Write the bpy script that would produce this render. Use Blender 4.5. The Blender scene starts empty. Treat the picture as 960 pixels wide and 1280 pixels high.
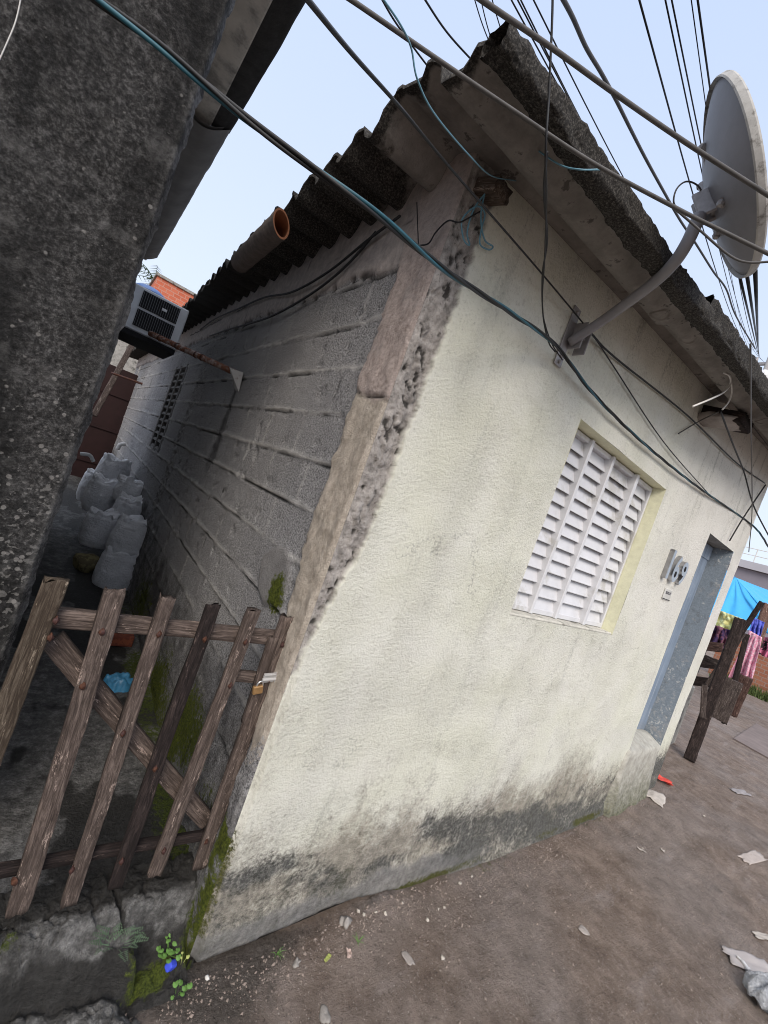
import bpy, math, random
import numpy as np
from mathutils import Vector, Matrix, Euler
S = bpy.context.scene
COL = S.collection

# ------------------------------------------------------------------ camera
CAM = np.array([-0.804, -1.237, 1.680])
RC = np.array([[0.75042, 0.25811, 0.60848],
               [-0.56756, -0.22018, 0.79335],
               [0.33874, -0.94069, -0.01873]])
FPX = 533.12
cd = bpy.data.cameras.new('camera')
cam = bpy.data.objects.new('camera', cd)
COL.objects.link(cam)
cd.sensor_fit = 'HORIZONTAL'
cd.sensor_width = 36.0
cd.lens = FPX / 960 * 36
cd.clip_start = 0.02
cd.clip_end = 2000
M4 = Matrix.Identity(4)
for i in range(3):
    M4[i][0] = RC[i, 0]; M4[i][1] = -RC[i, 1]; M4[i][2] = -RC[i, 2]; M4[i][3] = CAM[i]
cam.matrix_world = M4
S.camera = cam

# ------------------------------------------------------------------ light
SUN_EL, SUN_AZ = math.radians(38), math.radians(215)      # azimuth clockwise from +Y
w = bpy.data.worlds.new('World'); S.world = w; w.use_nodes = True
nt = w.node_tree
bg = nt.nodes['Background']
sky = nt.nodes.new('ShaderNodeTexSky'); sky.sky_type = 'NISHITA'; sky.sun_disc = False
sky.sun_elevation = SUN_EL; sky.sun_rotation = SUN_AZ
sky.dust_density = 4.0; sky.air_density = 1.0
mx = nt.nodes.new('ShaderNodeMix'); mx.data_type = 'RGBA'
tc = nt.nodes.new('ShaderNodeTexCoord')
sp = nt.nodes.new('ShaderNodeSeparateXYZ'); nt.links.new(tc.outputs['Generated'], sp.inputs[0])
rp = nt.nodes.new('ShaderNodeValToRGB')
rp.color_ramp.elements[0].position = 0.0; rp.color_ramp.elements[0].color = (.80, .88, .98, 1)
rp.color_ramp.elements[1].position = 0.80; rp.color_ramp.elements[1].color = (.58, .70, .97, 1)
_e = rp.color_ramp.elements.new(0.95); _e.color = (2.1, 2.15, 2.3, 1)      # overcast sky: brightest overhead
nt.links.new(sp.outputs['Z'], rp.inputs[0])
sc_ = nt.nodes.new('ShaderNodeVectorMath'); sc_.operation = 'SCALE'; sc_.inputs[3].default_value = 7.2
nt.links.new(rp.outputs[0], sc_.inputs[0])
mx.inputs['Factor'].default_value = 0.88
nt.links.new(sky.outputs[0], mx.inputs['A']); nt.links.new(sc_.outputs[0], mx.inputs['B'])
nt.links.new(mx.outputs['Result'], bg.inputs[0])
bg.inputs[1].default_value = 0.085
sd = bpy.data.lights.new('sun', 'SUN'); sun = bpy.data.objects.new('sun', sd); COL.objects.link(sun)
sd.energy = 1.5; sd.angle = math.radians(32); sd.color = (1, .91, .80)
sv = Vector((math.sin(SUN_AZ) * math.cos(SUN_EL), math.cos(SUN_AZ) * math.cos(SUN_EL), math.sin(SUN_EL)))
sun.rotation_euler = sv.to_track_quat('Z', 'Y').to_euler()
S.view_settings.view_transform = 'Standard'; S.view_settings.look = 'None'
S.view_settings.exposure = 0.95; S.view_settings.gamma = 1
S.view_settings.use_curve_mapping = False
S.render.engine = 'CYCLES'
S.cycles.use_denoising = True
S.cycles.filter_width = 1.0
S.cycles.max_bounces = 6
S.cycles.diffuse_bounces = 4

# ------------------------------------------------------------------ photo pixel -> world point
def ray(px, py):
    return RC @ np.array([px - 480.0, py - 640.0, FPX])
def at(px, py, x=None, y=None, z=None, d=None):
    r = ray(px, py)
    if x is not None: t = (x - CAM[0]) / r[0]
    elif y is not None: t = (y - CAM[1]) / r[1]
    elif z is not None: t = (z - CAM[2]) / r[2]
    else: t = d / np.linalg.norm(r)
    return CAM + r * t

# ------------------------------------------------------------------ numpy noise
_T = np.random.default_rng(7).random((8, 256, 256))
def vn(x, y, s=0):
    x = np.asarray(x, float) + 37.3 * s; y = np.asarray(y, float) + 91.7 * s
    xi = np.floor(x).astype(int); yi = np.floor(y).astype(int)
    fx = x - xi; fy = y - yi
    fx = fx * fx * (3 - 2 * fx); fy = fy * fy * (3 - 2 * fy)
    T = _T[s % 8]
    a = T[xi & 255, yi & 255]; b = T[(xi + 1) & 255, yi & 255]
    c = T[xi & 255, (yi + 1) & 255]; d = T[(xi + 1) & 255, (yi + 1) & 255]
    return (a * (1 - fx) + b * fx) * (1 - fy) + (c * (1 - fx) + d * fx) * fy
def fbm(x, y, o=4, s=0, g=.5):
    r = 0; a = 1; t = 0
    for k in range(o):
        r = r + a * vn(np.asarray(x) * 2 ** k, np.asarray(y) * 2 ** k, s + k); t += a; a *= g
    return r / t
def worley(x, y, s=0):
    x = np.asarray(x, float) + 11.3 * s; y = np.asarray(y, float) + 5.7 * s
    xi = np.floor(x).astype(int); yi = np.floor(y).astype(int)
    best = np.full(x.shape, 9.0); sec = best.copy(); hid = np.zeros(x.shape); ox = hid.copy(); oy = hid.copy()
    T, U, V = _T[s % 8], _T[(s + 1) % 8], _T[(s + 2) % 8]
    for i in (-1, 0, 1):
        for j in (-1, 0, 1):
            a, b = (xi + i) & 255, (yi + j) & 255
            dx, dy = xi + i + T[a, b] - x, yi + j + U[a, b] - y; d = np.hypot(dx, dy)
            m = d < best
            sec = np.where(m, best, np.minimum(sec, d)); hid = np.where(m, V[a, b], hid); ox = np.where(m, dx, ox); oy = np.where(m, dy, oy); best = np.where(m, d, best)
    return best, sec - best, hid, ox, oy
def ss(a, b, x):
    t = np.clip((np.asarray(x, float) - a) / (b - a), 0, 1)
    return t * t * (3 - 2 * t)

# ------------------------------------------------------------------ object helpers
WM = {}
def link(o, parent=None, basis=None):
    COL.objects.link(o)
    b = basis if basis is not None else Matrix.Identity(4)
    o.matrix_basis = b
    WM[o.name] = b
    if parent is not None:
        o.parent = parent
        o.matrix_parent_inverse = WM[parent.name].inverted()
    return o
def tag(o, label=None, cat=None, group=None, kind=None):
    if label: o['label'] = label
    if cat: o['category'] = cat
    if group: o['group'] = group
    if kind: o['kind'] = kind
    return o
def thing(name, label, cat, loc=(0, 0, 0), group=None):
    o = bpy.data.objects.new(name, None)
    o.empty_display_size = .05
    link(o, None, Matrix.Translation(Vector([float(v) for v in loc])))
    return tag(o, label, cat, group)

class MB:
    def __init__(s): s.v = []; s.f = []
    def add(s, vs, fs):
        k = len(s.v); s.v += [tuple(float(c) for c in p) for p in vs]; s.f += [tuple(k + i for i in f) for f in fs]; return s
    def box(s, c, size, R=None, bev=0.0):
        hx, hy, hz = [q / 2 for q in size]
        if bev <= 0:
            vs = [(x, y, z) for x in (-hx, hx) for y in (-hy, hy) for z in (-hz, hz)]
            fs = [(0, 1, 3, 2), (4, 6, 7, 5), (0, 4, 5, 1), (2, 3, 7, 6), (0, 2, 6, 4), (1, 5, 7, 3)]
        else:
            b = min(bev, hx * .9, hy * .9, hz * .9); vs = []; idx = {}
            for sx in (-1, 1):
                for sy in (-1, 1):
                    for sz in (-1, 1):
                        for ax in range(3):
                            p = [sx * (hx - b), sy * (hy - b), sz * (hz - b)]
                            p[ax] = (sx * hx, sy * hy, sz * hz)[ax]
                            idx[(sx, sy, sz, ax)] = len(vs); vs.append(p)
            fs = []
            for ax in range(3):
                a1, a2 = [(1, 2), (2, 0), (0, 1)][ax]
                for sg in (-1, 1):
                    q = []
                    for (u, v) in ((-1, -1), (1, -1), (1, 1), (-1, 1)):
                        k = [0, 0, 0]; k[ax] = sg; k[a1] = u; k[a2] = v
                        q.append(idx[(*k, ax)])
                    fs.append(tuple(q if sg > 0 else q[::-1]))
            for ax in range(3):
                a1, a2 = [(1, 2), (2, 0), (0, 1)][ax]
                for u in (-1, 1):
                    for v in (-1, 1):
                        k0 = [0, 0, 0]; k0[ax] = -1; k0[a1] = u; k0[a2] = v
                        k1 = list(k0); k1[ax] = 1
                        q = [idx[(*k0, a1)], idx[(*k1, a1)], idx[(*k1, a2)], idx[(*k0, a2)]]
                        fs.append(tuple(q if u * v < 0 else q[::-1]))
            for sx in (-1, 1):
                for sy in (-1, 1):
                    for sz in (-1, 1):
                        q = [idx[(sx, sy, sz, a)] for a in range(3)]
                        fs.append(tuple(q if sx * sy * sz > 0 else q[::-1]))
        R = np.eye(3) if R is None else np.array(R)
        return s.add([np.array(c) + R @ np.array(p) for p in vs], fs)
    def tube(s, pts, r, n=8, cap=True):
        P = [np.array(p, float) for p in pts]; m = len(P)
        rr = r if hasattr(r, '__len__') else [r] * m
        T = []
        for i in range(m):
            t = P[min(i + 1, m - 1)] - P[max(i - 1, 0)]; T.append(t / (np.linalg.norm(t) + 1e-12))
        u = np.cross(T[0], [0, 0, 1.0])
        if np.linalg.norm(u) < 1e-3: u = np.cross(T[0], [1.0, 0, 0])
        u /= np.linalg.norm(u); vs = []
        for i in range(m):
            u = u - T[i] * (u @ T[i]); u /= np.linalg.norm(u) + 1e-12
            v = np.cross(T[i], u)
            for k in range(n):
                a = 2 * math.pi * k / n
                vs.append(P[i] + rr[i] * (math.cos(a) * u + math.sin(a) * v))
        fs = [(i * n + k, i * n + (k + 1) % n, (i + 1) * n + (k + 1) % n, (i + 1) * n + k) for i in range(m - 1) for k in range(n)]
        if cap: fs += [tuple(range(n))[::-1], tuple((m - 1) * n + k for k in range(n))]
        return s.add(vs, fs)
    def build(s, name, m, parent=None, smooth=False, basis=None):
        me = bpy.data.meshes.new(name); me.from_pydata(s.v, [], s.f); me.update()
        if smooth: me.polygons.foreach_set('use_smooth', [True] * len(me.polygons))
        if m: me.materials.append(m)
        return link(bpy.data.objects.new(name, me), parent, basis)

def grid(name, X, Y, Z, m, parent=None, attrs=None, hole=None, flip=False, smooth=True):
    n, k = X.shape
    co = np.stack([X, Y, Z], -1).reshape(-1, 3).astype(np.float32)
    I = np.arange(n * k).reshape(n, k)
    q = np.stack([I[:-1, :-1], I[1:, :-1], I[1:, 1:], I[:-1, 1:]], -1)
    q = q[~hole] if hole is not None else q.reshape(-1, 4)
    if flip: q = q[:, ::-1]
    me = bpy.data.meshes.new(name)
    me.vertices.add(len(co)); me.vertices.foreach_set('co', co.ravel())
    me.loops.add(q.size); me.loops.foreach_set('vertex_index', q.ravel().astype(np.int32))
    me.polygons.add(len(q)); me.polygons.foreach_set('loop_start', np.arange(0, q.size, 4, dtype=np.int32))
    me.polygons.foreach_set('loop_total', np.full(len(q), 4, np.int32))
    me.update(calc_edges=True); me.validate()
    me.polygons.foreach_set('use_smooth', np.full(len(me.polygons), smooth))
    for a, arr in (attrs or {}).items():
        at_ = me.attributes.new(a, 'FLOAT', 'POINT'); at_.data.foreach_set('value', np.broadcast_to(arr, X.shape).astype(np.float32).ravel())
    if m: me.materials.append(m)
    return link(bpy.data.objects.new(name, me), parent)

def spline(P, n=12):
    P = [np.array(p, float) for p in P]
    if len(P) == 2: return [P[0] + (P[1] - P[0]) * t for t in np.linspace(0, 1, n)]
    Q = [2 * P[0] - P[1]] + P + [2 * P[-1] - P[-2]]; out = []
    for i in range(1, len(Q) - 2):
        for t in np.linspace(0, 1, n, endpoint=False):
            a, b, c, d = Q[i - 1:i + 3]
            out.append(.5 * (2 * b + (c - a) * t + (2 * a - 5 * b + 4 * c - d) * t * t + (3 * b - a - 3 * c + d) * t ** 3))
    out.append(P[-1]); return out
def frame(p0, p1, nrm):
    z = Vector([float(c) for c in (np.array(p1) - np.array(p0))]).normalized()
    y = Vector([float(c) for c in nrm]); y = (y - z * y.dot(z)).normalized(); x = y.cross(z)
    M = Matrix((x, y, z)).transposed().to_4x4(); M.translation = Vector([float(c) for c in p0]); return M
def plank(name, p0, p1, wd, th, nrm, m, parent, seed=0, rough=.0026, jag=.018):
    L = float(np.linalg.norm(np.array(p1) - np.array(p0))); rows = max(6, int(L / .02))
    b = min(wd, th) * .09
    ring = []
    for sx, sy in ((1, 1), (-1, 1), (-1, -1), (1, -1)):
        cx, cy = sx * wd / 2, sy * th / 2
        a, c = ((cx, cy - sy * b), (cx - sx * b, cy))
        ring += [a, c] if sx * sy > 0 else [c, a]
        nx = -sx if sx * sy > 0 else sx
    # extra points along the wide faces
    R2 = []
    for i in range(len(ring)):
        p, q = ring[i], ring[(i + 1) % len(ring)]
        d = math.hypot(q[0] - p[0], q[1] - p[1]); k = max(1, int(d / .012))
        for j in range(k): R2.append((p[0] + (q[0] - p[0]) * j / k, p[1] + (q[1] - p[1]) * j / k))
    n = len(R2); vs = []
    rg = np.random.default_rng(seed + 11)
    off = rg.random(n) * jag
    for i in range(rows + 1):
        z = L * i / rows
        for j, (x, y) in enumerate(R2):
            g = (vn(j * .9, z * 6, seed) - .5) * 2 * rough + (vn(j * .3, z * 25, seed + 3) - .5) * rough
            bow = math.sin(math.pi * z / L) * .003 * math.sin(seed * 2.1)
            zz = z - (off[j] if i == rows else 0) + (off[-j] * .6 if i == 0 else 0)
            rr = math.hypot(x / wd, y / th) + 1e-6
            vs.append((x + bow + (x / wd) / rr * g, y + (y / th) / rr * g, zz))
    fs = [(i * n + k, i * n + (k + 1) % n, (i + 1) * n + (k + 1) % n, (i + 1) * n + k) for i in range(rows) for k in range(n)]
    fs += [tuple(range(n))[::-1], tuple(rows * n + k for k in range(n))]
    mb = MB(); mb.add(vs, fs)
    return mb.build(name, m, parent, True, frame(p0, p1, nrm))
def lump(mb, c, r, seed, sq=(1, 1, .7), n=10, amp=.35):
    vs = []; fs = []
    rg = np.random.default_rng(seed); o = rg.random(3) * 50
    a = rg.random() * 6
    for i in range(n // 2 + 1):
        th = math.pi * i / (n // 2)
        for k in range(n):
            ph = 2 * math.pi * k / n
            d = np.array([math.sin(th) * math.cos(ph), math.sin(th) * math.sin(ph), math.cos(th)])
            q = 1 + amp * (vn(d[0] * 1.6 + o[0] + d[2], d[1] * 1.6 + o[1] + d[2], seed) * 2 - 1)
            p = d * r * q * np.array(sq)
            p = np.array([p[0] * math.cos(a) - p[1] * math.sin(a), p[0] * math.sin(a) + p[1] * math.cos(a), p[2]])
            vs.append(np.array(c) + p)
    for i in range(n // 2):
        for k in range(n):
            fs.append((i * n + k, (i + 1) * n + k, (i + 1) * n + (k + 1) % n, i * n + (k + 1) % n))
    mb.add(vs, fs); return mb

# ------------------------------------------------------------------ materials
def C(r, g, b):
    f = lambda v: v / 255 / 12.92 if v <= 10 else ((v / 255 + .055) / 1.055) ** 2.4
    return (f(r), f(g), f(b), 1)
class Mt:
    def __init__(s, name, rough=.85, spec=.25, metal=0, space='Object'):
        s.m = bpy.data.materials.new(name); s.m.use_nodes = True; s.t = s.m.node_tree
        s.b = s.t.nodes['Principled BSDF']; s.b.inputs['Roughness'].default_value = rough
        s.b.inputs['Specular IOR Level'].default_value = spec; s.b.inputs['Metallic'].default_value = metal
        s.co = s.t.nodes.new('ShaderNodeTexCoord').outputs[space]
    def rand_offset(s):
        oi = s.n('ShaderNodeObjectInfo'); v = s.n('ShaderNodeVectorMath'); v.operation = 'ADD'
        k = s.math('MULTIPLY', oi.outputs['Random'], 37.0)
        s.t.links.new(s.co, v.inputs[0]); s.t.links.new(k, v.inputs[1]); s.co = v.outputs[0]; return oi.outputs['Random']
    def n(s, t): return s.t.nodes.new(t)
    def set(s, inp, v):
        if isinstance(v, bpy.types.NodeSocket): s.t.links.new(v, inp)
        elif isinstance(v, (tuple, list)) and len(v) == 3 and inp.type == 'RGBA': inp.default_value = (*v, 1)
        elif inp.type == 'RGBA' and not isinstance(v, (tuple, list)): inp.default_value = (v, v, v, 1)
        else: inp.default_value = v
    def vec(s, sx=1, sy=1, sz=1, rot=(0, 0, 0)):
        mp = s.n('ShaderNodeMapping'); mp.inputs['Scale'].default_value = (sx, sy, sz); mp.inputs['Rotation'].default_value = rot
        s.t.links.new(s.co, mp.inputs['Vector']); return mp.outputs[0]
    def noise(s, scale, det=4, rough=.6, vec=None, dist=0, out=0):
        k = s.n('ShaderNodeTexNoise'); k.inputs['Scale'].default_value = scale; k.inputs['Detail'].default_value = det
        k.inputs['Roughness'].default_value = rough; k.inputs['Distortion'].default_value = dist
        s.t.links.new(vec or s.co, k.inputs['Vector']); return k.outputs[out]
    def voro(s, scale, feat='F1', vec=None, rnd=1):
        k = s.n('ShaderNodeTexVoronoi'); k.feature = feat; k.inputs['Scale'].default_value = scale
        k.inputs['Randomness'].default_value = rnd
        s.t.links.new(vec or s.co, k.inputs['Vector']); return k.outputs[0]
    def step(s, v, a, b):
        k = s.n('ShaderNodeMapRange'); k.interpolation_type = 'SMOOTHSTEP'
        s.set(k.inputs[0], v); k.inputs[1].default_value = a; k.inputs[2].default_value = b
        return k.outputs[0]
    def ramp(s, v, *st):
        k = s.n('ShaderNodeValToRGB'); e = k.color_ramp.elements
        while len(e) < len(st): e.new(.5)
        for i, (p, c) in enumerate(st): e[i].position = p; e[i].color = (*c[:3], 1)
        s.set(k.inputs[0], v); return k.outputs[0]
    def mix(s, f, a, b, bl='MIX'):
        k = s.n('ShaderNodeMix'); k.data_type = 'RGBA'; k.blend_type = bl
        s.set(k.inputs['Factor'], f); s.set(k.inputs['A'], a); s.set(k.inputs['B'], b); return k.outputs['Result']
    def math(s, op, a, b=0.0):
        k = s.n('ShaderNodeMath'); k.operation = op; s.set(k.inputs[0], a); s.set(k.inputs[1], b); return k.outputs[0]
    def attr(s, a):
        k = s.n('ShaderNodeAttribute'); k.attribute_name = a; return k.outputs['Fac']
    def z(s):
        k = s.n('ShaderNodeSeparateXYZ'); s.t.links.new(s.co, k.inputs[0]); return k.outputs
    def bump(s, h, dist=.002, st=1.0, nrm=None):
        k = s.n('ShaderNodeBump'); k.inputs['Strength'].default_value = st; k.inputs['Distance'].default_value = dist
        s.set(k.inputs['Height'], h)
        if nrm is not None: s.t.links.new(nrm, k.inputs['Normal'])
        return k.outputs[0]
    def out(s, col, rough=None, nrm=None):
        s.set(s.b.inputs['Base Color'], col)
        if rough is not None: s.set(s.b.inputs['Roughness'], rough)
        if nrm is not None: s.set(s.b.inputs['Normal'], nrm)
        return s.m
def simple(name, col, rough=.7, spec=.3, metal=0, var=.25, sc=30, bump=.0, dirt=None):
    m = Mt(name, rough, spec, metal)
    k = m.noise(sc, 5, .65); k2 = m.noise(sc * .17, 3)
    d = tuple(c * (1 - var) for c in col[:3]); l = tuple(min(1, c * (1 + var)) for c in col[:3])
    c = m.mix(.4, m.ramp(k, (.3, d), (.7, l)), m.ramp(k2, (.3, d), (.7, l)))
    if dirt: c = m.mix(m.step(m.noise(sc * .4, 6, .7), .52, .66), c, dirt)
    nr = m.bump(k, bump) if bump else None
    return m.out(c, rough, nr)

def mat_front():
    m = Mt('cream_plaster', .9, .2)
    fine = m.noise(240, 3, .65); grit = m.noise(75, 6, .74); mid = m.noise(24, 6, .65); big = m.noise(2.2, 5, .6)
    st = m.noise(1.0, 7, .68, m.vec(9, 9, 1.1)); blot = m.noise(5.5, 6, .68)
    gd = m.math('SUBTRACT', grit, .5)
    paint = m.mix(m.step(big, .35, .7), (.72, .715, .60), (.77, .76, .68))
    paint = m.mix(m.math('MULTIPLY', m.attr('fade'), .85), paint, (.74, .715, .665))
    paint = m.mix(m.math('MULTIPLY', m.step(grit, .52, .70), .34), paint, (.42, .42, .335))
    paint = m.mix(m.math('MULTIPLY', m.step(grit, .48, .34), .35), paint, (.82, .82, .74))
    paint = m.mix(m.math('MULTIPLY', m.step(m.math('ADD', blot, m.math('MULTIPLY', gd, .5)), .56, .75), .32), paint, (.47, .455, .385))
    paint = m.mix(m.math('MULTIPLY', m.step(m.noise(1.4, 7, .66), .48, .64), .16), paint, (.60, .59, .53))
    paint = m.mix(m.math('MULTIPLY', m.step(m.math('ADD', st, m.math('MULTIPLY', gd, .5)), .52, .80), m.math('MULTIPLY', m.attr('streak'), .75)), paint, (.25, .25, .21))
    dv_ = m.n('ShaderNodeVectorMath'); dv_.operation = 'SCALE'; m.t.links.new(m.noise(2.6, 6, .65, None, 0, 1), dv_.inputs[0]); dv_.inputs[3].default_value = .55
    av_ = m.n('ShaderNodeVectorMath'); av_.operation = 'ADD'; m.t.links.new(m.co, av_.inputs[0]); m.t.links.new(dv_.outputs[0], av_.inputs[1])
    ck = m.math('MULTIPLY', m.step(m.voro(1.0, 'DISTANCE_TO_EDGE', av_.outputs[0]), .0042, .0012), m.step(m.noise(1.7, 3), .52, .60))
    paint = m.mix(m.math('MULTIPLY', ck, .4), paint, (.12, .115, .095))
    fl = m.math('MULTIPLY', m.step(m.noise(13, 8, .8), .655, .675), m.step(blot, .48, .58))
    paint = m.mix(m.math('MULTIPLY', fl, .6), paint, (.42, .40, .36))
    conc = m.ramp(mid, (.28, (.16, .148, .138)), (.5, (.38, .35, .325)), (.72, (.58, .54, .505)))
    conc = m.mix(m.math('MULTIPLY', m.step(grit, .54, .68), .7), conc, (.10, .092, .085))
    conc = m.mix(m.attr('cavity'), conc, (.02, .018, .016))
    col = m.mix(m.attr('plaster'), conc, paint)
    fz = m.math('ADD', m.math('MULTIPLY', m.math('SUBTRACT', m.noise(14, 7, .72), .5), 1.3), m.math('MULTIPLY', gd, 1.1))
    dn = m.math('ADD', m.attr('dirt'), fz)
    brown = m.mix(m.step(mid, .35, .65), (.15, .128, .10), (.33, .285, .235))
    col = m.mix(m.math('MULTIPLY', m.step(dn, .1, .95), .80), col, brown)
    gn = m.math('ADD', m.attr('grey'), fz)
    col = m.mix(m.math('MULTIPLY', m.step(gn, .25, .85), .88), col, m.ramp(grit, (.35, (.16, .16, .155)), (.62, (.03, .033, .032))))
    sn = m.math('ADD', m.attr('skirt'), m.math('MULTIPLY', fz, .35))
    col = m.mix(m.math('MULTIPLY', m.step(sn, .15, 1.0), .8), col, m.ramp(m.noise(26, 7, .72), (.3, (.10, .098, .096)), (.7, (.31, .30, .29))))
    olive = m.math('MULTIPLY', m.step(m.attr('dirt'), .15, .5), m.step(m.math('ADD', m.math('MULTIPLY', m.attr('dirt'), .6), fz), .5, 1.1))
    col = m.mix(m.math('MULTIPLY', m.math('MULTIPLY', olive, m.step(blot, .45, .6)), .55), col, (.115, .115, .06))
    mn = m.math('ADD', m.attr('moss'), m.math('MULTIPLY', m.math('SUBTRACT', m.noise(70, 5, .7), .5), 1.1))
    col = m.mix(m.step(mn, .5, .8), col, m.ramp(m.noise(160, 3), (.3, (.025, .032, .008)), (.7, (.13, .125, .035))))
    col = m.mix(m.attr('soil_shade'), col, m.ramp(mid, (.3, (.008, .007, .006)), (.7, (.04, .035, .03))))
    h = m.math('ADD', m.math('MULTIPLY', grit, m.math('ADD', .65, m.math('MULTIPLY', m.step(m.noise(2.7, 5, .65), .40, .64), .45))), m.math('ADD', m.math('MULTIPLY', fine, .3), m.math('MULTIPLY', mid, .12)))
    nr = m.bump(h, .014, 1.0)
    return m.out(col, m.mix(m.attr('soil_shade'), .92, .6), nr)
def mat_side():
    m = Mt('grey_block_masonry', .92, .2)
    cell = m.noise(130, 4, .75); fine = m.noise(320, 2); mid = m.noise(14, 5, .65); big = m.noise(1.8, 5, .6)
    blk = m.ramp(cell, (.36, (.05, .049, .05)), (.5, (.36, .352, .352)), (.64, (.64, .63, .63)))
    blk = m.mix(m.math('MULTIPLY', m.attr('tone'), .38), blk, (.20, .195, .197))
    blk = m.mix(m.math('MULTIPLY', m.step(big, .45, .7), .35), blk, (.23, .22, .22))
    mort = m.ramp(mid, (.3, (.38, .365, .35)), (.7, (.70, .675, .65)))
    col = m.mix(m.math('MULTIPLY', m.attr('mortar'), .85), blk, mort)
    pz = m.noise(55, 7, .75); pink = m.ramp(pz, (.32, (.36, .285, .25)), (.5, (.56, .465, .42)), (.68, (.70, .60, .55)))
    pink = m.mix(m.math('MULTIPLY', m.step(m.noise(7, 6, .7), .52, .66), .40), pink, (.36, .325, .31))
    yel = m.ramp(m.noise(40, 5, .7), (.3, (.44, .37, .30)), (.7, (.74, .66, .56)))
    pf = m.step(m.math('ADD', m.attr('pillar'), m.math('MULTIPLY', m.math('SUBTRACT', m.noise(60, 6, .75), .5), 1.2)), .35, .6)
    lf = m.step(m.math('ADD', m.attr('low'), m.math('MULTIPLY', m.math('SUBTRACT', m.noise(9, 6, .7), .5), 1.5)), .3, .75)
    col = m.mix(pf, col, m.mix(lf, pink, yel))
    top = m.ramp(m.noise(25, 6, .7), (.3, (.36, .32, .30)), (.7, (.62, .55, .51)))
    col = m.mix(m.attr('band'), col, top)
    col = m.mix(m.attr('patch'), col, m.ramp(mid, (.3, (.23, .22, .215)), (.7, (.34, .325, .315))))
    wn = m.math('ADD', m.attr('wet_dark'), m.math('MULTIPLY', m.math('SUBTRACT', m.noise(9, 5, .7), .5), .9))
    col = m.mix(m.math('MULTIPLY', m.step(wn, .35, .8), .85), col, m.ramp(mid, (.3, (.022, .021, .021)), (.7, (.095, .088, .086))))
    mn = m.math('ADD', m.attr('moss'), m.math('MULTIPLY', m.math('SUBTRACT', m.noise(45, 5, .7), .5), 1.0))
    col = m.mix(m.step(mn, .5, .72), col, m.ramp(m.noise(90, 4), (.3, (.022, .035, .006)), (.7, (.14, .16, .02))))
    col = m.mix(m.attr('gap'), col, (.01, .01, .01))
    h = m.math('ADD', cell, m.math('MULTIPLY', fine, .3))
    return m.out(col, .93, m.bump(h, .020, 1.0))
def mat_stucco():
    m = Mt('dark_rough_stucco', .95, .15)
    g = m.noise(75, 6, .78); f = m.noise(230, 3); mid = m.noise(11, 6, .7); st = m.noise(1.6, 5, .6, m.vec(3, 3, .5))
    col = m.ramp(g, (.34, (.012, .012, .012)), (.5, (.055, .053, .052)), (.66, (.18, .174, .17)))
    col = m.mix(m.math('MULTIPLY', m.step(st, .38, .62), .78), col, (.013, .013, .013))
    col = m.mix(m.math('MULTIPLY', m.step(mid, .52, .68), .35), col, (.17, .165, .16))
    ln = m.noise(62, 3, .5)
    lz = m.attr('lichen')
    col = m.mix(m.math('MULTIPLY', m.step(m.math('ADD', ln, m.math('MULTIPLY', lz, .16)), .71, .77), .5), col, (.30, .29, .275))
    spk = m.voro(38)
    pick = m.step(m.math('ADD', m.noise(17, 2), m.math('MULTIPLY', lz, .22)), .60, .68)
    col = m.mix(m.math('MULTIPLY', m.math('MULTIPLY', m.step(spk, .28, .20), pick), .5), col, (.40, .38, .36))
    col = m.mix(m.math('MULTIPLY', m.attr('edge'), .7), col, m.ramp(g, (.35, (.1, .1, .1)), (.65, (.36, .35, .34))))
    h = m.math('ADD', g, m.math('MULTIPLY', f, .3))
    return m.out(col, .95, m.bump(h, .016, 1.0))
def mat_ground():
    m = Mt('damp_earth', .7, .2)
    b = m.noise(.9, 6, .62); mid = m.noise(7, 7, .72); g = m.noise(70, 6, .78); f = m.noise(260, 2)
    tr = m.noise(1.0, 7, .7, m.vec(1.6, 8, 1)); lt = m.noise(3.1, 6, .7)
    col = m.ramp(mid, (.30, (.115, .083, .064)), (.5, (.20, .152, .122)), (.70, (.30, .235, .192)))
    col = m.mix(m.step(b, .42, .62), col, m.ramp(mid, (.3, (.14, .112, .095)), (.7, (.29, .238, .208))))
    col = m.mix(m.math('MULTIPLY', m.step(tr, .54, .72), .6), col, (.33, .285, .265))
    col = m.mix(m.math('MULTIPLY', m.step(lt, .62, .74), .55), col, (.075, .062, .052))
    col = m.mix(m.math('MULTIPLY', m.step(g, .54, .66), .6), col, (.045, .036, .031))
    col = m.mix(m.math('MULTIPLY', m.step(g, .44, .34), .5), col, (.40, .345, .31))
    col = m.mix(m.math('MULTIPLY', m.step(m.noise(110, 3, .5), .66, .71), .8), col, (.46, .41, .37))
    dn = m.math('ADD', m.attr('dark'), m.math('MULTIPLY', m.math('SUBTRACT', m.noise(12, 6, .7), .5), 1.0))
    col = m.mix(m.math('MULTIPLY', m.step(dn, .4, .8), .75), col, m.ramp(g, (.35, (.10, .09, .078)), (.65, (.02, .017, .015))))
    mn = m.math('ADD', m.attr('moss'), m.math('MULTIPLY', m.math('SUBTRACT', m.noise(30, 5, .7), .5), 1.0))
    col = m.mix(m.math('MULTIPLY', m.step(mn, .45, .75), .8), col, (.085, .088, .03))
    rg = m.ramp(m.noise(2.2, 5, .6), (.36, (.45,) * 3), (.62, (.85,) * 3))
    h = m.math('ADD', m.math('ADD', g, m.math('MULTIPLY', f, .3)), m.math('MULTIPLY', mid, 2.0))
    return m.out(col, rg, m.bump(h, .018, 1.0))
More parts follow.
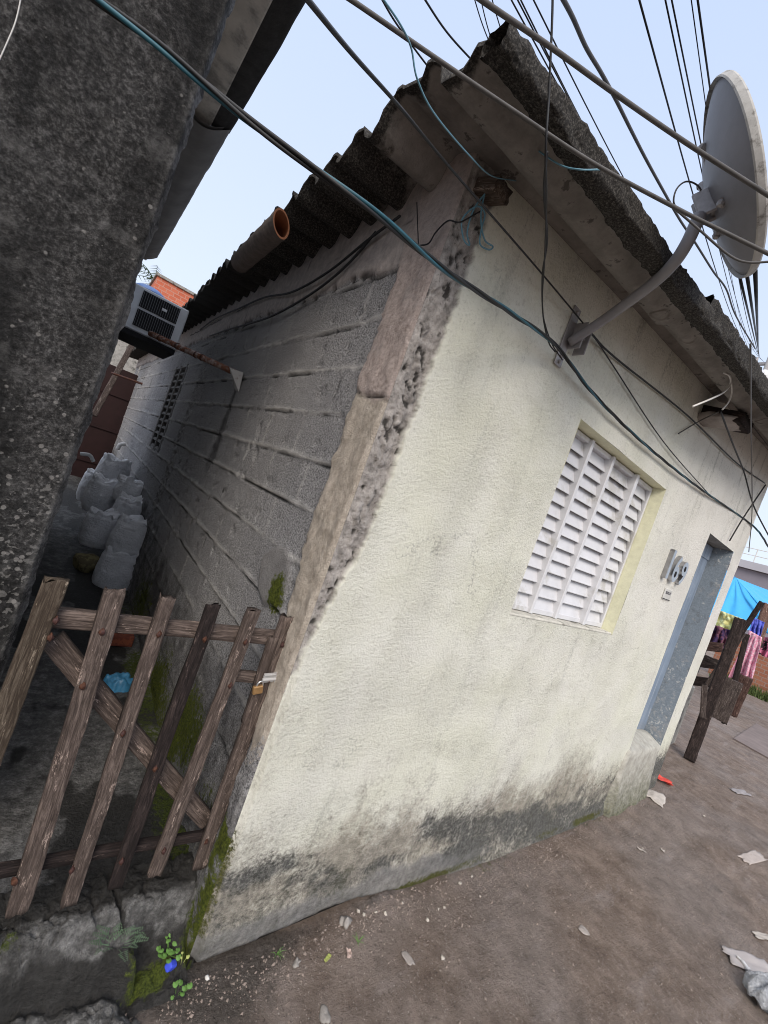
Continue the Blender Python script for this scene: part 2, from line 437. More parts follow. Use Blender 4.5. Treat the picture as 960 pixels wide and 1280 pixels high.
def mat_threshold():
    m = Mt('old_concrete', .85, .3)
    mid = m.noise(24, 8, .78); g = m.noise(80, 5, .7); f = m.noise(240, 2)
    col = m.ramp(mid, (.32, (.045, .043, .041)), (.5, (.15, .145, .138)), (.68, (.36, .35, .335)))
    col = m.mix(m.math('MULTIPLY', m.step(g, .55, .7), .5), col, (.045, .043, .04))
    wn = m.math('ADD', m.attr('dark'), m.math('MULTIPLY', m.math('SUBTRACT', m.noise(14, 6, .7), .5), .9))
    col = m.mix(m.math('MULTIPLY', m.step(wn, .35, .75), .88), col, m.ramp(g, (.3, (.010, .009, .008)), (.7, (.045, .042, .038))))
    mn = m.math('ADD', m.attr('moss'), m.math('MULTIPLY', m.math('SUBTRACT', m.noise(40, 5, .7), .5), 1.0))
    col = m.mix(m.step(mn, .48, .7), col, m.ramp(m.noise(150, 4), (.3, (.022, .035, .006)), (.7, (.13, .16, .02))))
    h = m.math('ADD', m.math('ADD', g, m.math('MULTIPLY', f, .3)), mid)
    return m.out(col, m.ramp(mid, (.3, (.5,) * 3), (.6, (.9,) * 3)), m.bump(h, .022, 1.0))
def mat_roof():
    m = Mt('fibre_cement', .93, .15)
    g = m.noise(150, 5, .75); mid = m.noise(8, 6, .7); b = m.noise(2.5, 5, .6); ring = m.voro(6)
    clean = m.ramp(mid, (.3, (.15, .138, .126)), (.7, (.30, .278, .255)))
    clean = m.mix(m.math('MULTIPLY', m.math('MULTIPLY', m.step(ring, .30, .24), m.step(ring, .16, .22)), m.step(b, .5, .6)), clean, (.12, .105, .09))
    clean = m.mix(m.math('MULTIPLY', m.step(m.noise(16, 5, .7), .58, .66), .8), clean, (.06, .055, .05))
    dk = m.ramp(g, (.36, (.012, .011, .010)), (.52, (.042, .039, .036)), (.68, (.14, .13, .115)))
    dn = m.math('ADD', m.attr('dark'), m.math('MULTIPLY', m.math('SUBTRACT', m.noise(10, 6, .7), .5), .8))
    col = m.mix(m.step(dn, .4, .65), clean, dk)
    return m.out(col, .95, m.bump(m.math('ADD', g, m.math('MULTIPLY', mid, .6)), .004, .8))
def mat_wood(name, d, l, moss=.0, red=0):
    m = Mt(name, .85, .2); r = m.rand_offset()
    gr = m.noise(1, 8, .75, m.vec(95, 95, 9), 1.2); fib = m.noise(1, 5, .75, m.vec(300, 300, 12)); b = m.noise(9, 5, .65)
    col = m.ramp(gr, (.34, tuple(c * .45 for c in d)), (.47, d), (.56, tuple((a + c) / 2 for a, c in zip(d, l))), (.68, l))
    col = m.mix(m.math('MULTIPLY', m.step(fib, .50, .64), .5), col, tuple(c * .28 for c in d))
    col = m.mix(m.math('MULTIPLY', m.step(b, .45, .7), .45), col, tuple(c * .5 for c in d))
    col = m.mix(m.math('MULTIPLY', m.step(m.noise(1, 6, .78, m.vec(45, 45, 9)), .585, .64), .85), col, tuple(min(.6, c * 1.9) for c in l))
    col = m.mix(m.math('MULTIPLY', r, .35), col, tuple(c * .6 for c in d))
    if moss:
        col = m.mix(m.math('MULTIPLY', m.step(m.math('SUBTRACT', m.noise(14, 5, .7), m.math('MULTIPLY', m.math('SUBTRACT', m.z()[2], .45), .5)), .5, .75), moss), col, (.10, .11, .035))
    h = m.math('ADD', gr, m.math('MULTIPLY', fib, .5))
    return m.out(col, .88, m.bump(h, .007, 1.0))
def mat_rust(name, paint, amt=.55, rough=.7, k=1.0):
    m = Mt(name, rough, .3)
    a = m.noise(25, 6, .7); b = m.noise(110, 4, .7)
    rust = m.ramp(b, (.3, (.05 * k, .018 * k, .010 * k)), (.7, (.22 * k, .09 * k, .05 * k)))
    col = m.mix(m.step(a, amt - .06, amt + .06), paint, rust)
    return m.out(col, m.ramp(a, (.4, (.5,) * 3), (.6, (.9,) * 3)), m.bump(b, .001))
def mat_door():
    m = Mt('worn_blue_paint', .65, .35)
    gr = m.noise(1, 6, .7, m.vec(60, 60, 1.6)); ch = m.noise(1, 6, .7, m.vec(26, 26, 5)); b = m.noise(3, 4)
    col = m.ramp(b, (.3, (.16, .21, .28)), (.7, (.26, .32, .41)))
    col = m.mix(m.math('MULTIPLY', m.step(gr, .5, .72), .6), col, (.085, .10, .125))
    col = m.mix(m.math('MULTIPLY', m.step(ch, .62, .68), .75), col, (.48, .50, .52))
    col = m.mix(m.math('MULTIPLY', m.step(m.noise(1, 6, .7, m.vec(75, 75, .9)), .56, .66), .6), col, (.46, .50, .55))
    lo = m.step(m.math('ADD', m.z()[2], m.math('MULTIPLY', m.noise(10, 4), .5)), 1.0, .55)
    col = m.mix(m.math('MULTIPLY', lo, .35), col, (.25, .24, .22))
    return m.out(col, .7, m.bump(gr, .002))
def mat_jamb():
    m = Mt('flaked_blue_render', .85, .25)
    a = m.noise(22, 6, .72); b = m.noise(80, 4, .7)
    lo = m.step(m.math('ADD', m.z()[2], m.math('MULTIPLY', m.noise(7, 4), .6)), 2.2, .7)
    col = m.ramp(b, (.3, (.17, .205, .24)), (.7, (.27, .31, .345)))
    col = m.mix(m.math('MULTIPLY', m.step(m.math('ADD', m.noise(30, 7, .75), m.math('MULTIPLY', lo, .12)), .60, .74), .6), col, (.44, .43, .41))
    col = m.mix(m.math('MULTIPLY', m.step(m.noise(9, 6, .7), .55, .7), .6), col, (.12, .125, .13))
    col = m.mix(m.math('MULTIPLY', m.math('MULTIPLY', m.step(m.noise(28, 7, .8), .56, .60), m.step(m.noise(3.5, 3), .52, .6)), .9), col, (.62, .61, .58))
    col = m.mix(m.math('MULTIPLY', m.step(m.noise(5, 5, .7), .55, .68), .45), col, (.40, .36, .32))
    return m.out(col, .85, m.bump(a, .003))
def mat_cloth(name, a, b, sc=40, th=.5):
    m = Mt(name, .95, .1)
    n1 = m.noise(sc, 3, .6); n2 = m.noise(sc * .12, 3)
    return m.out(m.mix(m.step(n1, th - .03, th + .03), a, b), .95, m.bump(n2, .01, .5))
def mat_brick(name, c1, c2, mo, sx=1):
    m = Mt(name, .9, .2)
    k = m.n('ShaderNodeTexBrick'); z3 = m.z(); cx = m.n('ShaderNodeCombineXYZ'); m.t.links.new(z3[0 if sx == 1 else 1], cx.inputs[0]); m.t.links.new(z3[2], cx.inputs[1]); m.t.links.new(cx.outputs[0], k.inputs['Vector'])
    k.inputs['Color1'].default_value = (*c1, 1); k.inputs['Color2'].default_value = (*c2, 1); k.inputs['Mortar'].default_value = (*mo, 1)
    k.inputs['Scale'].default_value = 1; k.inputs['Brick Width'].default_value = .22; k.inputs['Row Height'].default_value = .12; k.inputs['Mortar Size'].default_value = .012
    n1 = m.noise(30, 5, .7)
    return m.out(m.mix(.35, k.outputs[0], m.ramp(n1, (.3, tuple(c * .4 for c in c1)), (.7, c2))), .9, m.bump(n1, .004))

MF, MS, ML, MG, MT, MR = mat_front(), mat_side(), mat_stucco(), mat_ground(), mat_threshold(), mat_roof()
WOOD = mat_wood('weathered_hardwood', (.099, .074, .063), (.272, .211, .180))
WOODG = mat_wood('weathered_hardwood_green', (.075, .055, .04), (.235, .19, .145), .8)
WOODD = mat_wood('dark_damp_wood', (.026, .019, .018), (.085, .062, .055))
WOODO = mat_wood('old_grey_wood', (.06, .045, .04), (.20, .165, .15))
RUST = mat_rust('rusted_iron', (.05, .022, .020), .50, .8, .45)
RUSTW = mat_rust('rusty_white_steel', (.42, .41, .40), .60)
STEEL = simple('galvanised_steel', (.30, .285, .285), .5, .4, .4, .25, 40)
DISHM = simple('grey_dish_enamel', (.205, .198, .21), .5, .4, 0, .18, 9, 0, (.19, .18, .18))
RIMM = simple('speckled_dish_rim', (.40, .39, .37), .75, .3, 0, .2, 40, .001, (.15, .14, .125))
BLACKR = simple('black_cable_sheath', (.013, .013, .014), .6, .4, 0, .3, 60)
GREYR = simple('grey_cable_sheath', (.075, .070, .067), .6, .35, 0, .35, 35)
TEALR = simple('teal_cable_sheath', (.018, .085, .115), .5, .4, 0, .3, 50)
TEALL = simple('light_teal_wire', (.12, .26, .33), .5, .4, 0, .2, 50)
WHITER = simple('white_cable_sheath', (.62, .60, .57), .6, .3, 0, .15, 30)
WMET = simple('white_lacquered_metal', (.60, .60, .62), .45, .4, 0, .10, 12, 0, (.46, .45, .43))
ACW = simple('aged_white_enamel', (.56, .58, .61), .5, .4, 0, .12, 14)
BLACK = simple('black_void', (.012, .012, .013), .8, .2, 0, .3, 20)
SACK = None
def mat_sack():
    m = Mt('woven_grey_sack', .55, .35); r = m.rand_offset()
    wv = m.noise(1, 3, .5, m.vec(4, 4, 90)); cr = m.noise(16, 5, .65)
    fold = m.noise(1, 6, .7, m.vec(11, 11, 13), 1.8); col = m.ramp(cr, (.3, (.62, .625, .64)), (.7, (.80, .80, .82)))
    col = m.mix(m.math('MULTIPLY', m.step(fold, .56, .68), .25), col, (.45, .45, .47))
    col = m.mix(m.math('MULTIPLY', r, .2), col, (.50, .50, .53))
    return m.out(col, .5, m.bump(m.math('ADD', m.math('ADD', m.math('MULTIPLY', wv, .4), m.math('MULTIPLY', fold, 1.2)), m.math('MULTIPLY', cr, 2.0)), .010, .8))
SACK = mat_sack()

# ------------------------------------------------------------------ ground (one sheet to the horizon)
def gz(x, y):
    b = np.interp(x, [-3, .0, .3, .9, 1.5, 2.5, 3.4, 4.1, 4.7, 6, 10, 20, 60], [-.06, -.105, -.105, -.062, -.105, -.115, -.11, -.05, -.01, .0, .02, .08, .2])
    near = np.exp(-(np.hypot(x - 2, y + .5) / 9) ** 2)
    rel = (fbm(x * 1.6, y * 1.6, 4, 1) - .5) * .05 + (fbm(x * 11, y * 11, 4, 2) - .5) * .016
    rut = -.018 * np.exp(-((y + 1.15 + .25 * (vn(x * .8, 3, 2) - .5)) / .16) ** 2)
    return b - .02 * np.clip(-y, 0, 2) + near * (rel + rut)
def axis(lo, hi, step, far, gr=1.18):
    a = list(np.arange(lo, hi, step)); d = step; p = hi
    while p < far: a.append(p); d *= gr; p += d
    a.append(far); d = step; p = lo - step
    while p > -far: a.insert(0, p); d *= gr; p -= d
    a.insert(0, -far); return np.array(a)
gx = axis(-1.3, 6.2, .025, 400); gy = axis(-2.3, .25, .02, 400)
GX, GY = np.meshgrid(gx, gy, indexing='ij')
GZ = gz(GX, GY)
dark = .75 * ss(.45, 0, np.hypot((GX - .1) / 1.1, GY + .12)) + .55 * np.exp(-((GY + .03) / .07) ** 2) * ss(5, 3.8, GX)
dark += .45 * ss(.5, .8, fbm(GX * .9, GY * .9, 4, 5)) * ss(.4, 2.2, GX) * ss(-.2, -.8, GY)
mossg = .75 * np.exp(-((GY + .05) / .1) ** 2) * ss(.3, 1.0, GX) * ss(4.6, 3.8, GX) * fbm(GX * 3, GY * 3, 3, 3) * 1.1 + .5 * np.exp(-(np.hypot((GX - 4.9) / 1.4, (GY + .95) / .22)) ** 2)
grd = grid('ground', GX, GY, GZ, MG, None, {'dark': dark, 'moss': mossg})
tag(grd, kind='structure')

# alley floor
ax_, ay_ = np.meshgrid(np.linspace(-.95, .05, 45), np.concatenate([np.linspace(.12, 3, 140), np.linspace(3.05, 12, 90)]), indexing='ij')
az = .10 + (fbm(ax_ * 3, ay_ * 3, 4, 2) - .5) * .03 + .004 * ay_ - .04 * ss(.0, -.25, ax_) * 0
mossf = .85 * ss(-.25, -.05, ax_) * (.5 + fbm(ax_ * 4, ay_ * 4, 3, 6)) * ss(4, 2, ay_)
af = grid('alley_floor', ax_, ay_, az, MT, None, {'dark': .30 + .5 * ss(.5, .56, fbm(ax_ * 4, ay_ * 2.5, 4, 4)) + .3 * ss(1.5, 3, ay_), 'moss': mossf * .75})
tag(af, kind='structure')

# gate threshold of broken concrete, with the lower slab in front of it
tx, ty = np.meshgrid(np.linspace(-1.2, .03, 260), np.linspace(-.55, .24, 170), indexing='ij')
e1 = .065 + .06 * (vn(tx * 5, 1, 1) - .5) + .03 * (vn(tx * 17, 2, 2) - .5)
e2 = .002 + .09 * (vn(tx * 4 + 3, 4, 3) - .5) + .03 * (vn(tx * 15 + 3, 4, 3) - .5)
t1 = ss(-.05, .03, ty - e1)
t2 = ss(-.025, .02, ty - e2) * ss(-.17, -.24, tx + .13 * (fbm(tx * 9, ty * 9, 3, 5) - .5))
t3 = ss(-.10, -.26, tx + .30 * (ty + .1) + .1 * (fbm(tx * 6, ty * 6, 3, 2) - .5))
slab = -.035 + (fbm(tx * 9, ty * 9, 4, 5) - .5) * .045
rock = .035 + .06 * (fbm(tx * 7, ty * 7, 4, 3) - .4)
base = -.125 + (slab + .125) * t3
base = base * (1 - t2) + rock * t2
soilz = -.085 + .02 * fbm(tx * 14, ty * 14, 3, 4)
base = np.where(tx > -.24, np.maximum(base, soilz - .10 * ss(-.06, -.12, ty)), base)
tz = base * (1 - t1) + .125 * t1
tz += (fbm(tx * 30, ty * 30, 4, 1, .65) - .5) * .030 - .012 * ss(.06, .0, np.abs(fbm(tx * 7, ty * 7, 3, 3) - .5)) - .010 * ss(.03, .0, np.abs(fbm(tx * 13 + 4, ty * 13, 3, 6) - .5)) - .04 * np.exp(-((ty - e2 + .005) / .014) ** 2) * ss(-.15, -.22, tx)
tz += .085 * np.exp(-(np.hypot((tx + .05) / .035, (ty - .035) / .05)) ** 2) * (1 - t1)
crack = np.exp(-((tx + .245 + .25 * (ty - .1) + .03 * (vn(ty * 14, 5, 4) - .5)) / .007) ** 2) * t1
tz -= .03 * crack
tz -= .1 * ss(-.012, .0, tx) * ss(.02, -.03, ty)
face = t1 * (1 - t1) * 4
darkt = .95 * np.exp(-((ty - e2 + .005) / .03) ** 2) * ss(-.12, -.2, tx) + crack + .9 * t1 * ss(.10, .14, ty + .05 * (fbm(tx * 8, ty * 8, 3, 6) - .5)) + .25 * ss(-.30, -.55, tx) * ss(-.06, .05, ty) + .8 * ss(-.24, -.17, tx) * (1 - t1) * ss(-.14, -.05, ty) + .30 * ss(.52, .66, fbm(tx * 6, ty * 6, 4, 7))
mosst = .95 * np.exp(-(np.hypot((tx + .14) / .10, (ty + .01) / .055)) ** 2) + .8 * np.exp(-(np.hypot((tx + .0) / .04, (ty - .04) / .08)) ** 2) + .6 * np.exp(-(np.hypot((tx + .56) / .09, (ty - .09) / .05)) ** 2)
th_ = grid('gate_threshold', tx, ty, tz, MT, None, {'dark': darkt, 'moss': mosst})
tag(th_, kind='structure')

# ------------------------------------------------------------------ HOUSE
house = thing('house', 'cream plastered one storey house with bare block side wall and dark corrugated roof', 'house', (0, 0, 0))
XR = 4.42
OPW = (1.085, 2.285, 1.37, 2.40)
OPD = (3.36, 4.13, .10, 2.355)
def lin(a, b, s): return list(np.linspace(a, b, max(2, int(round((b - a) / s)) + 1))[:-1])
xs = np.array(lin(0, .17, .0045) + lin(.17, OPW[0], .0115) + lin(OPW[0], OPW[1], .016) + lin(OPW[1], OPD[0], .016) + lin(OPD[0], OPD[1], .02) + lin(OPD[1], XR, .016) + [XR])
zs = np.array(lin(-.25, OPD[2], .01) + lin(OPD[2], .5, .01) + lin(.5, OPW[2], .008) + lin(OPW[2], OPD[3], .007) + lin(OPD[3], OPW[3], .007) + lin(OPW[3], 3.34, .0085) + [3.34])
X, Z = np.meshgrid(xs, zs, indexing='ij')
edge = np.interp(Z, [-.3, .75, .96, 1.1, 1.26, 1.45, 1.55, 1.82, 2.07, 2.38, 2.71, 3.0], [-.06, -.03, -.005, .008, .028, .078, .094, .103, .106, .118, .122, .135])
edge = edge + .022 * (fbm(Z * 9, Z * 0 + 2, 3, 2) - .5) + .030 * (fbm(X * 30, Z * 30, 4, 4, .7) - .5)
pm = ss(-.002, .004, X - edge)
rough = fbm(X * 30, Z * 20, 5, 1, .62); holes = ss(.64, .70, fbm(X * 34, Z * 26, 3, 5))
_f1, _fe, _hid, _ox, _oy = worley(X * 30 + (rough - .5) * 1.6, Z * 17 + (fbm(X * 25, Z * 25, 3, 6) - .5) * 1.2, 2)
_rub = (_hid - .5) * .010 + _ox * (_hid - .5) * .014 + _oy * (_hid - .5) * .018 - .0035 * ss(.10, .0, _fe) + (fbm(X * 90, Z * 90, 3, 3) - .5) * .008
d = pm * .022 + (1 - pm) * (.004 + (fbm(X * 12, Z * 9, 3, 1) - .45) * .020 + _rub - holes * .008)
d = d + (fbm(X * 1.3, Z * 1.3, 3, 3) - .5) * .022 + (fbm(X * 7, Z * 7, 3, 4) - .5) * .006
lipn = fbm(X * 3, Z * 0 + 1, 4, 6)
sk_top = .03 + .16 * (lipn - .4) + .05 * (fbm(X * 12, Z * 12, 2, 2) - .5)
skirt = ss(.03, -.03, Z - sk_top) * ss(2.0, 1.2, X)
d += .012 * skirt
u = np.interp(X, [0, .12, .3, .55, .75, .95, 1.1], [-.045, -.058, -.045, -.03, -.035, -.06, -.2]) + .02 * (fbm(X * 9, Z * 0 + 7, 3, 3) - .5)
soil_shade = ss(.004, -.004, Z - u)  # wet soil band, with the undercut's shadow put into its dark colour
d -= .045 * soil_shade
d += .02 * ss(.0, -.15, Z) * (1 - soil_shade) * ss(1.2, 2, X)
d *= ss(0, .02, X) * ss(XR, XR - .02, X) * .9 + .1
d = np.where((X < .02) & (Z < 1.0), d * ss(-.005, .02, X), d)
# flat edge of the openings
dirtv = ss(.56, .10, Z + .22 * (fbm(X * 2.4, Z * 1.5, 4, 4) - .5)) * .85 + .25 * ss(.9, .5, Z) * ss(.45, .7, fbm(X * 6, Z * 1.2, 4, 2)) + .25 * ss(.25, .0, X) * ss(1.3, .8, Z)
grey = .75 * ss(.22, 0, np.abs(Z - .17 - .12 * (vn(X * 2, 5, 3) - .5))) * ss(.38, .6, fbm(X * 3.2, Z * 5, 4, 1)) + .35 * ss(.1, -.05, Z) * ss(1, 1.4, X)
grey += .45 * ss(.5, .72, fbm(X * 3, Z * 6, 4, 7)) * ss(.45, .25, Z) + .30 * ss(.42, .0, Z + .2 * (fbm(X * 2, Z * 2, 4, 2) - .5)) + .30 * ss(1.9, 2.7, X) * ss(.70, .0, Z + .35 * (fbm(X * 4, Z * 1.2, 4, 6) - .5)) + .30 * ss(.36, .04, Z + .15 * (fbm(X * 5, Z * 5, 4, 3) - .5)) * ss(1.3, .4, X)
grey *= .85
mossw = .85 * np.exp(-((Z + .075) / .05) ** 2) * np.interp(X, [.7, .95, 1.3, 1.6, 1.9, 2.4, 3.2, 4.2], [0, .9, 1, .75, .3, .75, .85, .8]) * (.5 + fbm(X * 8, Z * 8, 3, 5)) + .75 * ss(.055, .0, X) * ss(.62, .35, Z) * ss(-.05, .05, Z)
fade = ss(1.8, 3.2, X) * ss(1.2, 1.8, Z) + .3 * ss(.5, .7, fbm(X * 1.1, Z * 1.1, 3, 4))
streak = .35 + .9 * ss(.55, .0, 3.0 + .09 * X - Z) + .9 * ss(2.2, 3.2, X) * ss(2.2, 2.6, Z) + .9 * ss(OPW[0] - .1, OPW[0] + .1, X) * ss(OPW[1] + .1, OPW[1] - .1, X) * ss(.7, 1.37, Z) * (Z < 1.38) + .5 * ss(.62, .3, Z)
holew = (X[:-1, :-1] >= OPW[0] - 1e-6) & (X[1:, :-1] <= OPW[1] + 1e-6) & (Z[:-1, :-1] >= OPW[2] - 1e-6) & (Z[:-1, 1:] <= OPW[3] + 1e-6)
holed = (X[:-1, :-1] >= OPD[0] - 1e-6) & (X[1:, :-1] <= OPD[1] + 1e-6) & (Z[:-1, :-1] >= OPD[2] - 1e-6) & (Z[:-1, 1:] <= OPD[3] + 1e-6)
top_line = 2.955 + .09 * X
holet = Z[:-1, :-1] > top_line[:-1, :-1]
A = dict(cavity=holes * (1 - pm) * .85, plaster=pm, dirt=dirtv, grey=grey, moss=mossw, soil_shade=soil_shade, skirt=skirt, fade=fade, streak=streak)
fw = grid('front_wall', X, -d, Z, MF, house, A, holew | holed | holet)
tag(fw, 'cream plaster front wall, mouldy at its foot, plaster broken away along the corner')
def reveal(name, op, depth, m, sides, parent):
    x0, x1, z0, z1 = op; mb = MB(); y0 = -.022; N = 14
    def quad(a, b, c, e):
        k = len(mb.v); vs = []; fs = []
        for i in range(N + 1):
            for j in range(4):
                p = (np.array(a) * (1 - i / N) + np.array(b) * i / N) * (1 - j / 3) + (np.array(e) * (1 - i / N) + np.array(c) * i / N) * j / 3
                vs.append(p)
        for i in range(N):
            for j in range(3): fs.append((i * 4 + j, (i + 1) * 4 + j, (i + 1) * 4 + j + 1, i * 4 + j + 1))
        mb.add(vs, fs)
    if 'L' in sides: quad((x0, y0, z0), (x0, y0, z1), (x0, depth, z1), (x0, depth, z0))
    if 'R' in sides: quad((x1, y0, z0), (x1, y0, z1), (x1, depth, z1), (x1, depth, z0))
    if 'T' in sides: quad((x0, y0, z1), (x1, y0, z1), (x1, depth, z1), (x0, depth, z1))
    if 'B' in sides: quad((x0, y0, z0), (x1, y0, z0), (x1, depth, z0), (x0, depth, z0))
    return mb.build(name, m, parent)
REVM = simple('yellow_reveal_paint', (.70, .69, .50), .9, .2, 0, .12, 25, .003)
CEMENT = simple('rough_cement', (.30, .285, .26), .9, .2, 0, .35, 18, .005, (.10, .095, .085))
reveal('window_reveal', OPW, .16, REVM, 'LRT', house)
JAMB = mat_jamb()
reveal('door_jamb', OPD, .16, JAMB, 'LR', house)
reveal('door_lintel', OPD, .16, CEMENT, 'T', house)
# back side walls closing the volume
mb = MB(); mb.box((XR - .06, 5.02, 1.5), (.1, 9.9, 3.3)); mb.build('end_wall', CEMENT, house)
mb = MB(); mb.box((2.2, 9.95, 1.4), (4.3, .1, 3.1)); mb.build('back_wall', CEMENT, house)

# side wall of blocks, running along the alley
ys = np.array(lin(0, .3, .007) + lin(.3, 3.4, .0125) + lin(3.4, 5.2, .02) + lin(5.2, 10, .05) + [10.0])
zz = np.array(lin(-.1, .9, .02) + lin(.9, 2.95, .0115) + [2.95])
Y, Z = np.meshgrid(ys, zz, indexing='ij')
k = np.floor((Z - .155) / .2); fz = (Z - .155) - k * .2
wob = .006 * (fbm(Y * 5, k * 3.1, 3, 2) - .5) * 2
dz = np.minimum(fz, .2 - fz) + 0; dzs = np.where(fz < .1, fz, fz - .2) + wob
yo = Y - .21 + .2 * (np.mod(k, 2)) + .015 * (vn(k * 1.7, 3, 1) - .5)
fy = np.mod(yo, .4); dys = np.where(fy < .2, fy, fy - .4) + .004 * (fbm(Z * 12, Y * 0, 2, 3) - .5)
nz1 = fbm(Y * 6, k * 5.3, 4, 5); nz2 = fbm(Y * 30, Z * 30, 3, 6)
mh = np.exp(-((dzs) / (.0045 + .008 * ss(.4, .7, nz1))) ** 2) * ss(.14, .40, nz1 * .6 + nz2 * .5)
mv = np.exp(-((dys) / .006) ** 2) * ss(.35, .6, fbm(Y * 3 + 5, Z * 4, 3, 1)) * .8
mort = np.clip(mh + mv, 0, 1)
gaph = np.exp(-((dzs + .011) / .005) ** 2) * ss(.50, .62, fbm(Y * 3.2, k * 2.3 + 4, 4, 7)) + np.exp(-((dys + .006) / .004) ** 2) * ss(.52, .66, fbm(Y * 2 + 2, Z * 7, 3, 2))
chip = ss(.72, .78, fbm(Y * 13, Z * 13, 3, 1))
h = mort * .009 * (.4 + nz2) - gaph * .014 - chip * .010 + (nz2 - .5) * .006 + .004 * (vn(k * 3.3, np.floor(yo / .4) * 2.7, 4) - .5)
tone = vn(k * 3.7 + .5, np.floor(yo / .4) * 5.1 + .5, 6)
pw = np.interp(Z, [0, .9, 1.2, 1.55, 2.0, 2.1, 2.5, 2.7], [.09, .10, .16, .215, .235, .25, .225, .25]) + .07 * (fbm(Z * 7, Y * 0 + 3, 5, 3, .65) - .5)
pil = ss(.02, -.02, Y - pw + .03 * (fbm(Y * 30, Z * 30, 3, 4) - .5))
h = h * (1 - pil) + pil * (.012 + (fbm(Y * 24, Z * 20, 4, 2) - .5) * .016)
pil = pil * ss(.45, .95, Z + .3 * (fbm(Y * 10, Z * 6, 3, 5) - .5))
seam = np.exp(-((Z - 2.03 - .12 * (Y - .1) + .02 * (vn(Y * 30, 1, 2) - .5)) / .006) ** 2) * pil
h -= seam * .014
bt = 2.56 + .06 * (fbm(Y * 3.5, Y * 0 + 9, 4, 3) - .4) + .012 * np.clip(Y, 0, 6)
band = ss(-.008, .008, Z - bt) * (1 - pil * 0)
bh = .014 + (fbm(Y * 9, Z * 9, 4, 4) - .5) * .02
h = np.where(band > .01, h * (1 - band) + bh * band, h)
ragged = np.exp(-((Z - bt) / .02) ** 2) * ss(.5, .62, fbm(Y * 22, Z * 22, 3, 6))
h -= ragged * .018
pc = np.array(at(345, 718, x=0)); patch = ss(1.0, .8, np.hypot((Y - pc[1]) / .16, (Z - pc[2]) / .14) + .35 * (fbm(Y * 9, Z * 9, 3, 5) - .5))
h = h * (1 - patch) + patch * (.014 + .004 * nz2)
col_ = ss(.13, .10, np.abs(Y - 3.12) + .05 * (fbm(Y * 0 + 1, Z * 6, 3, 2) - .5)) * (1 - band)
h += col_ * ((nz2 - .45) * .03)
mossS = .62 * ss(.10, .02, Y) * ss(.75, .4, Z) * ss(.35, .65, fbm(Y * 9, Z * 7, 4, 2)) + .95 * np.exp(-(np.hypot((Y - .28) / .09, (Z - 1.20) / .12)) ** 2) + .75 * ss(.85, .3, Z + .3 * (fbm(Y * 2, Z * 2, 3, 3) - .5)) * ss(4.5, 2, Y) * (.3 + fbm(Y * 4, Z * 4, 3, 2))
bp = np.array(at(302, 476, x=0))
wet_dark = .75 * np.exp(-((Y - bp[1] - .06) / (.06 + .12 * ss(2.1, 1.3, Z))) ** 2) * ss(2.2, 2.05, Z) * ss(1.1, 1.7, Z) + .6 * ss(1.15, .6, Z + .25 * (fbm(Y * 2.5, Z * 2.5, 4, 1) - .5)) + .12 * ss(2.5, 4.5, Y) + .20 * ss(.5, .7, fbm(Y * 2, Z * .7, 4, 7))  # wet streak under the bracket; also darker low down and deeper in
SC0, SC1, SZ0, SZ1 = 3.95, 4.62, 1.40, 2.35
inscr = (Y > SC0) & (Y < SC1) & (Z > SZ0) & (Z < SZ1)
h = np.where(inscr, -.10, h)
h = h * ss(0, .012, Y)
gapA = np.clip(gaph * .9 + ragged * .8 + seam * .9, 0, 1) * (1 - patch) * (1 - pil * (seam < .1))
lowv = ss(2.08, 1.98, Z - .12 * (Y - .1))
lowv = lowv * .9
rp_ = np.array([bp[1], bp[2]])
sw = grid('side_wall', -h, Y, Z, MS, house, dict(mortar=mort * (1 - band), pillar=pil * (1 - band * .0), band=band * (1 - pil * .6), patch=patch, moss=mossS, wet_dark=wet_dark * (1 - pil), tone=tone, low=lowv, gap=np.where(inscr, 1, gapA)), flip=True)
tag(sw, 'bare grey block side wall with squeezed mortar and a pinkish plaster corner strip')
# pierced vent block
mb = MB()
for yy in (SC0, (SC0 + SC1) / 2, SC1): mb.box((.022, yy, (SZ0 + SZ1) / 2), (.055, .07, SZ1 - SZ0 + .05))
for i in range(13): mb.box((.026, (SC0 + SC1) / 2, SZ0 + (SZ1 - SZ0) * i / 12), (.05, SC1 - SC0, .034), np.array(Euler((0, math.radians(25), 0)).to_matrix()))
mb.build('vent_block', simple('dark_vent_cement', (.13, .125, .122), .9, .2, 0, .3, 20, .003), house)

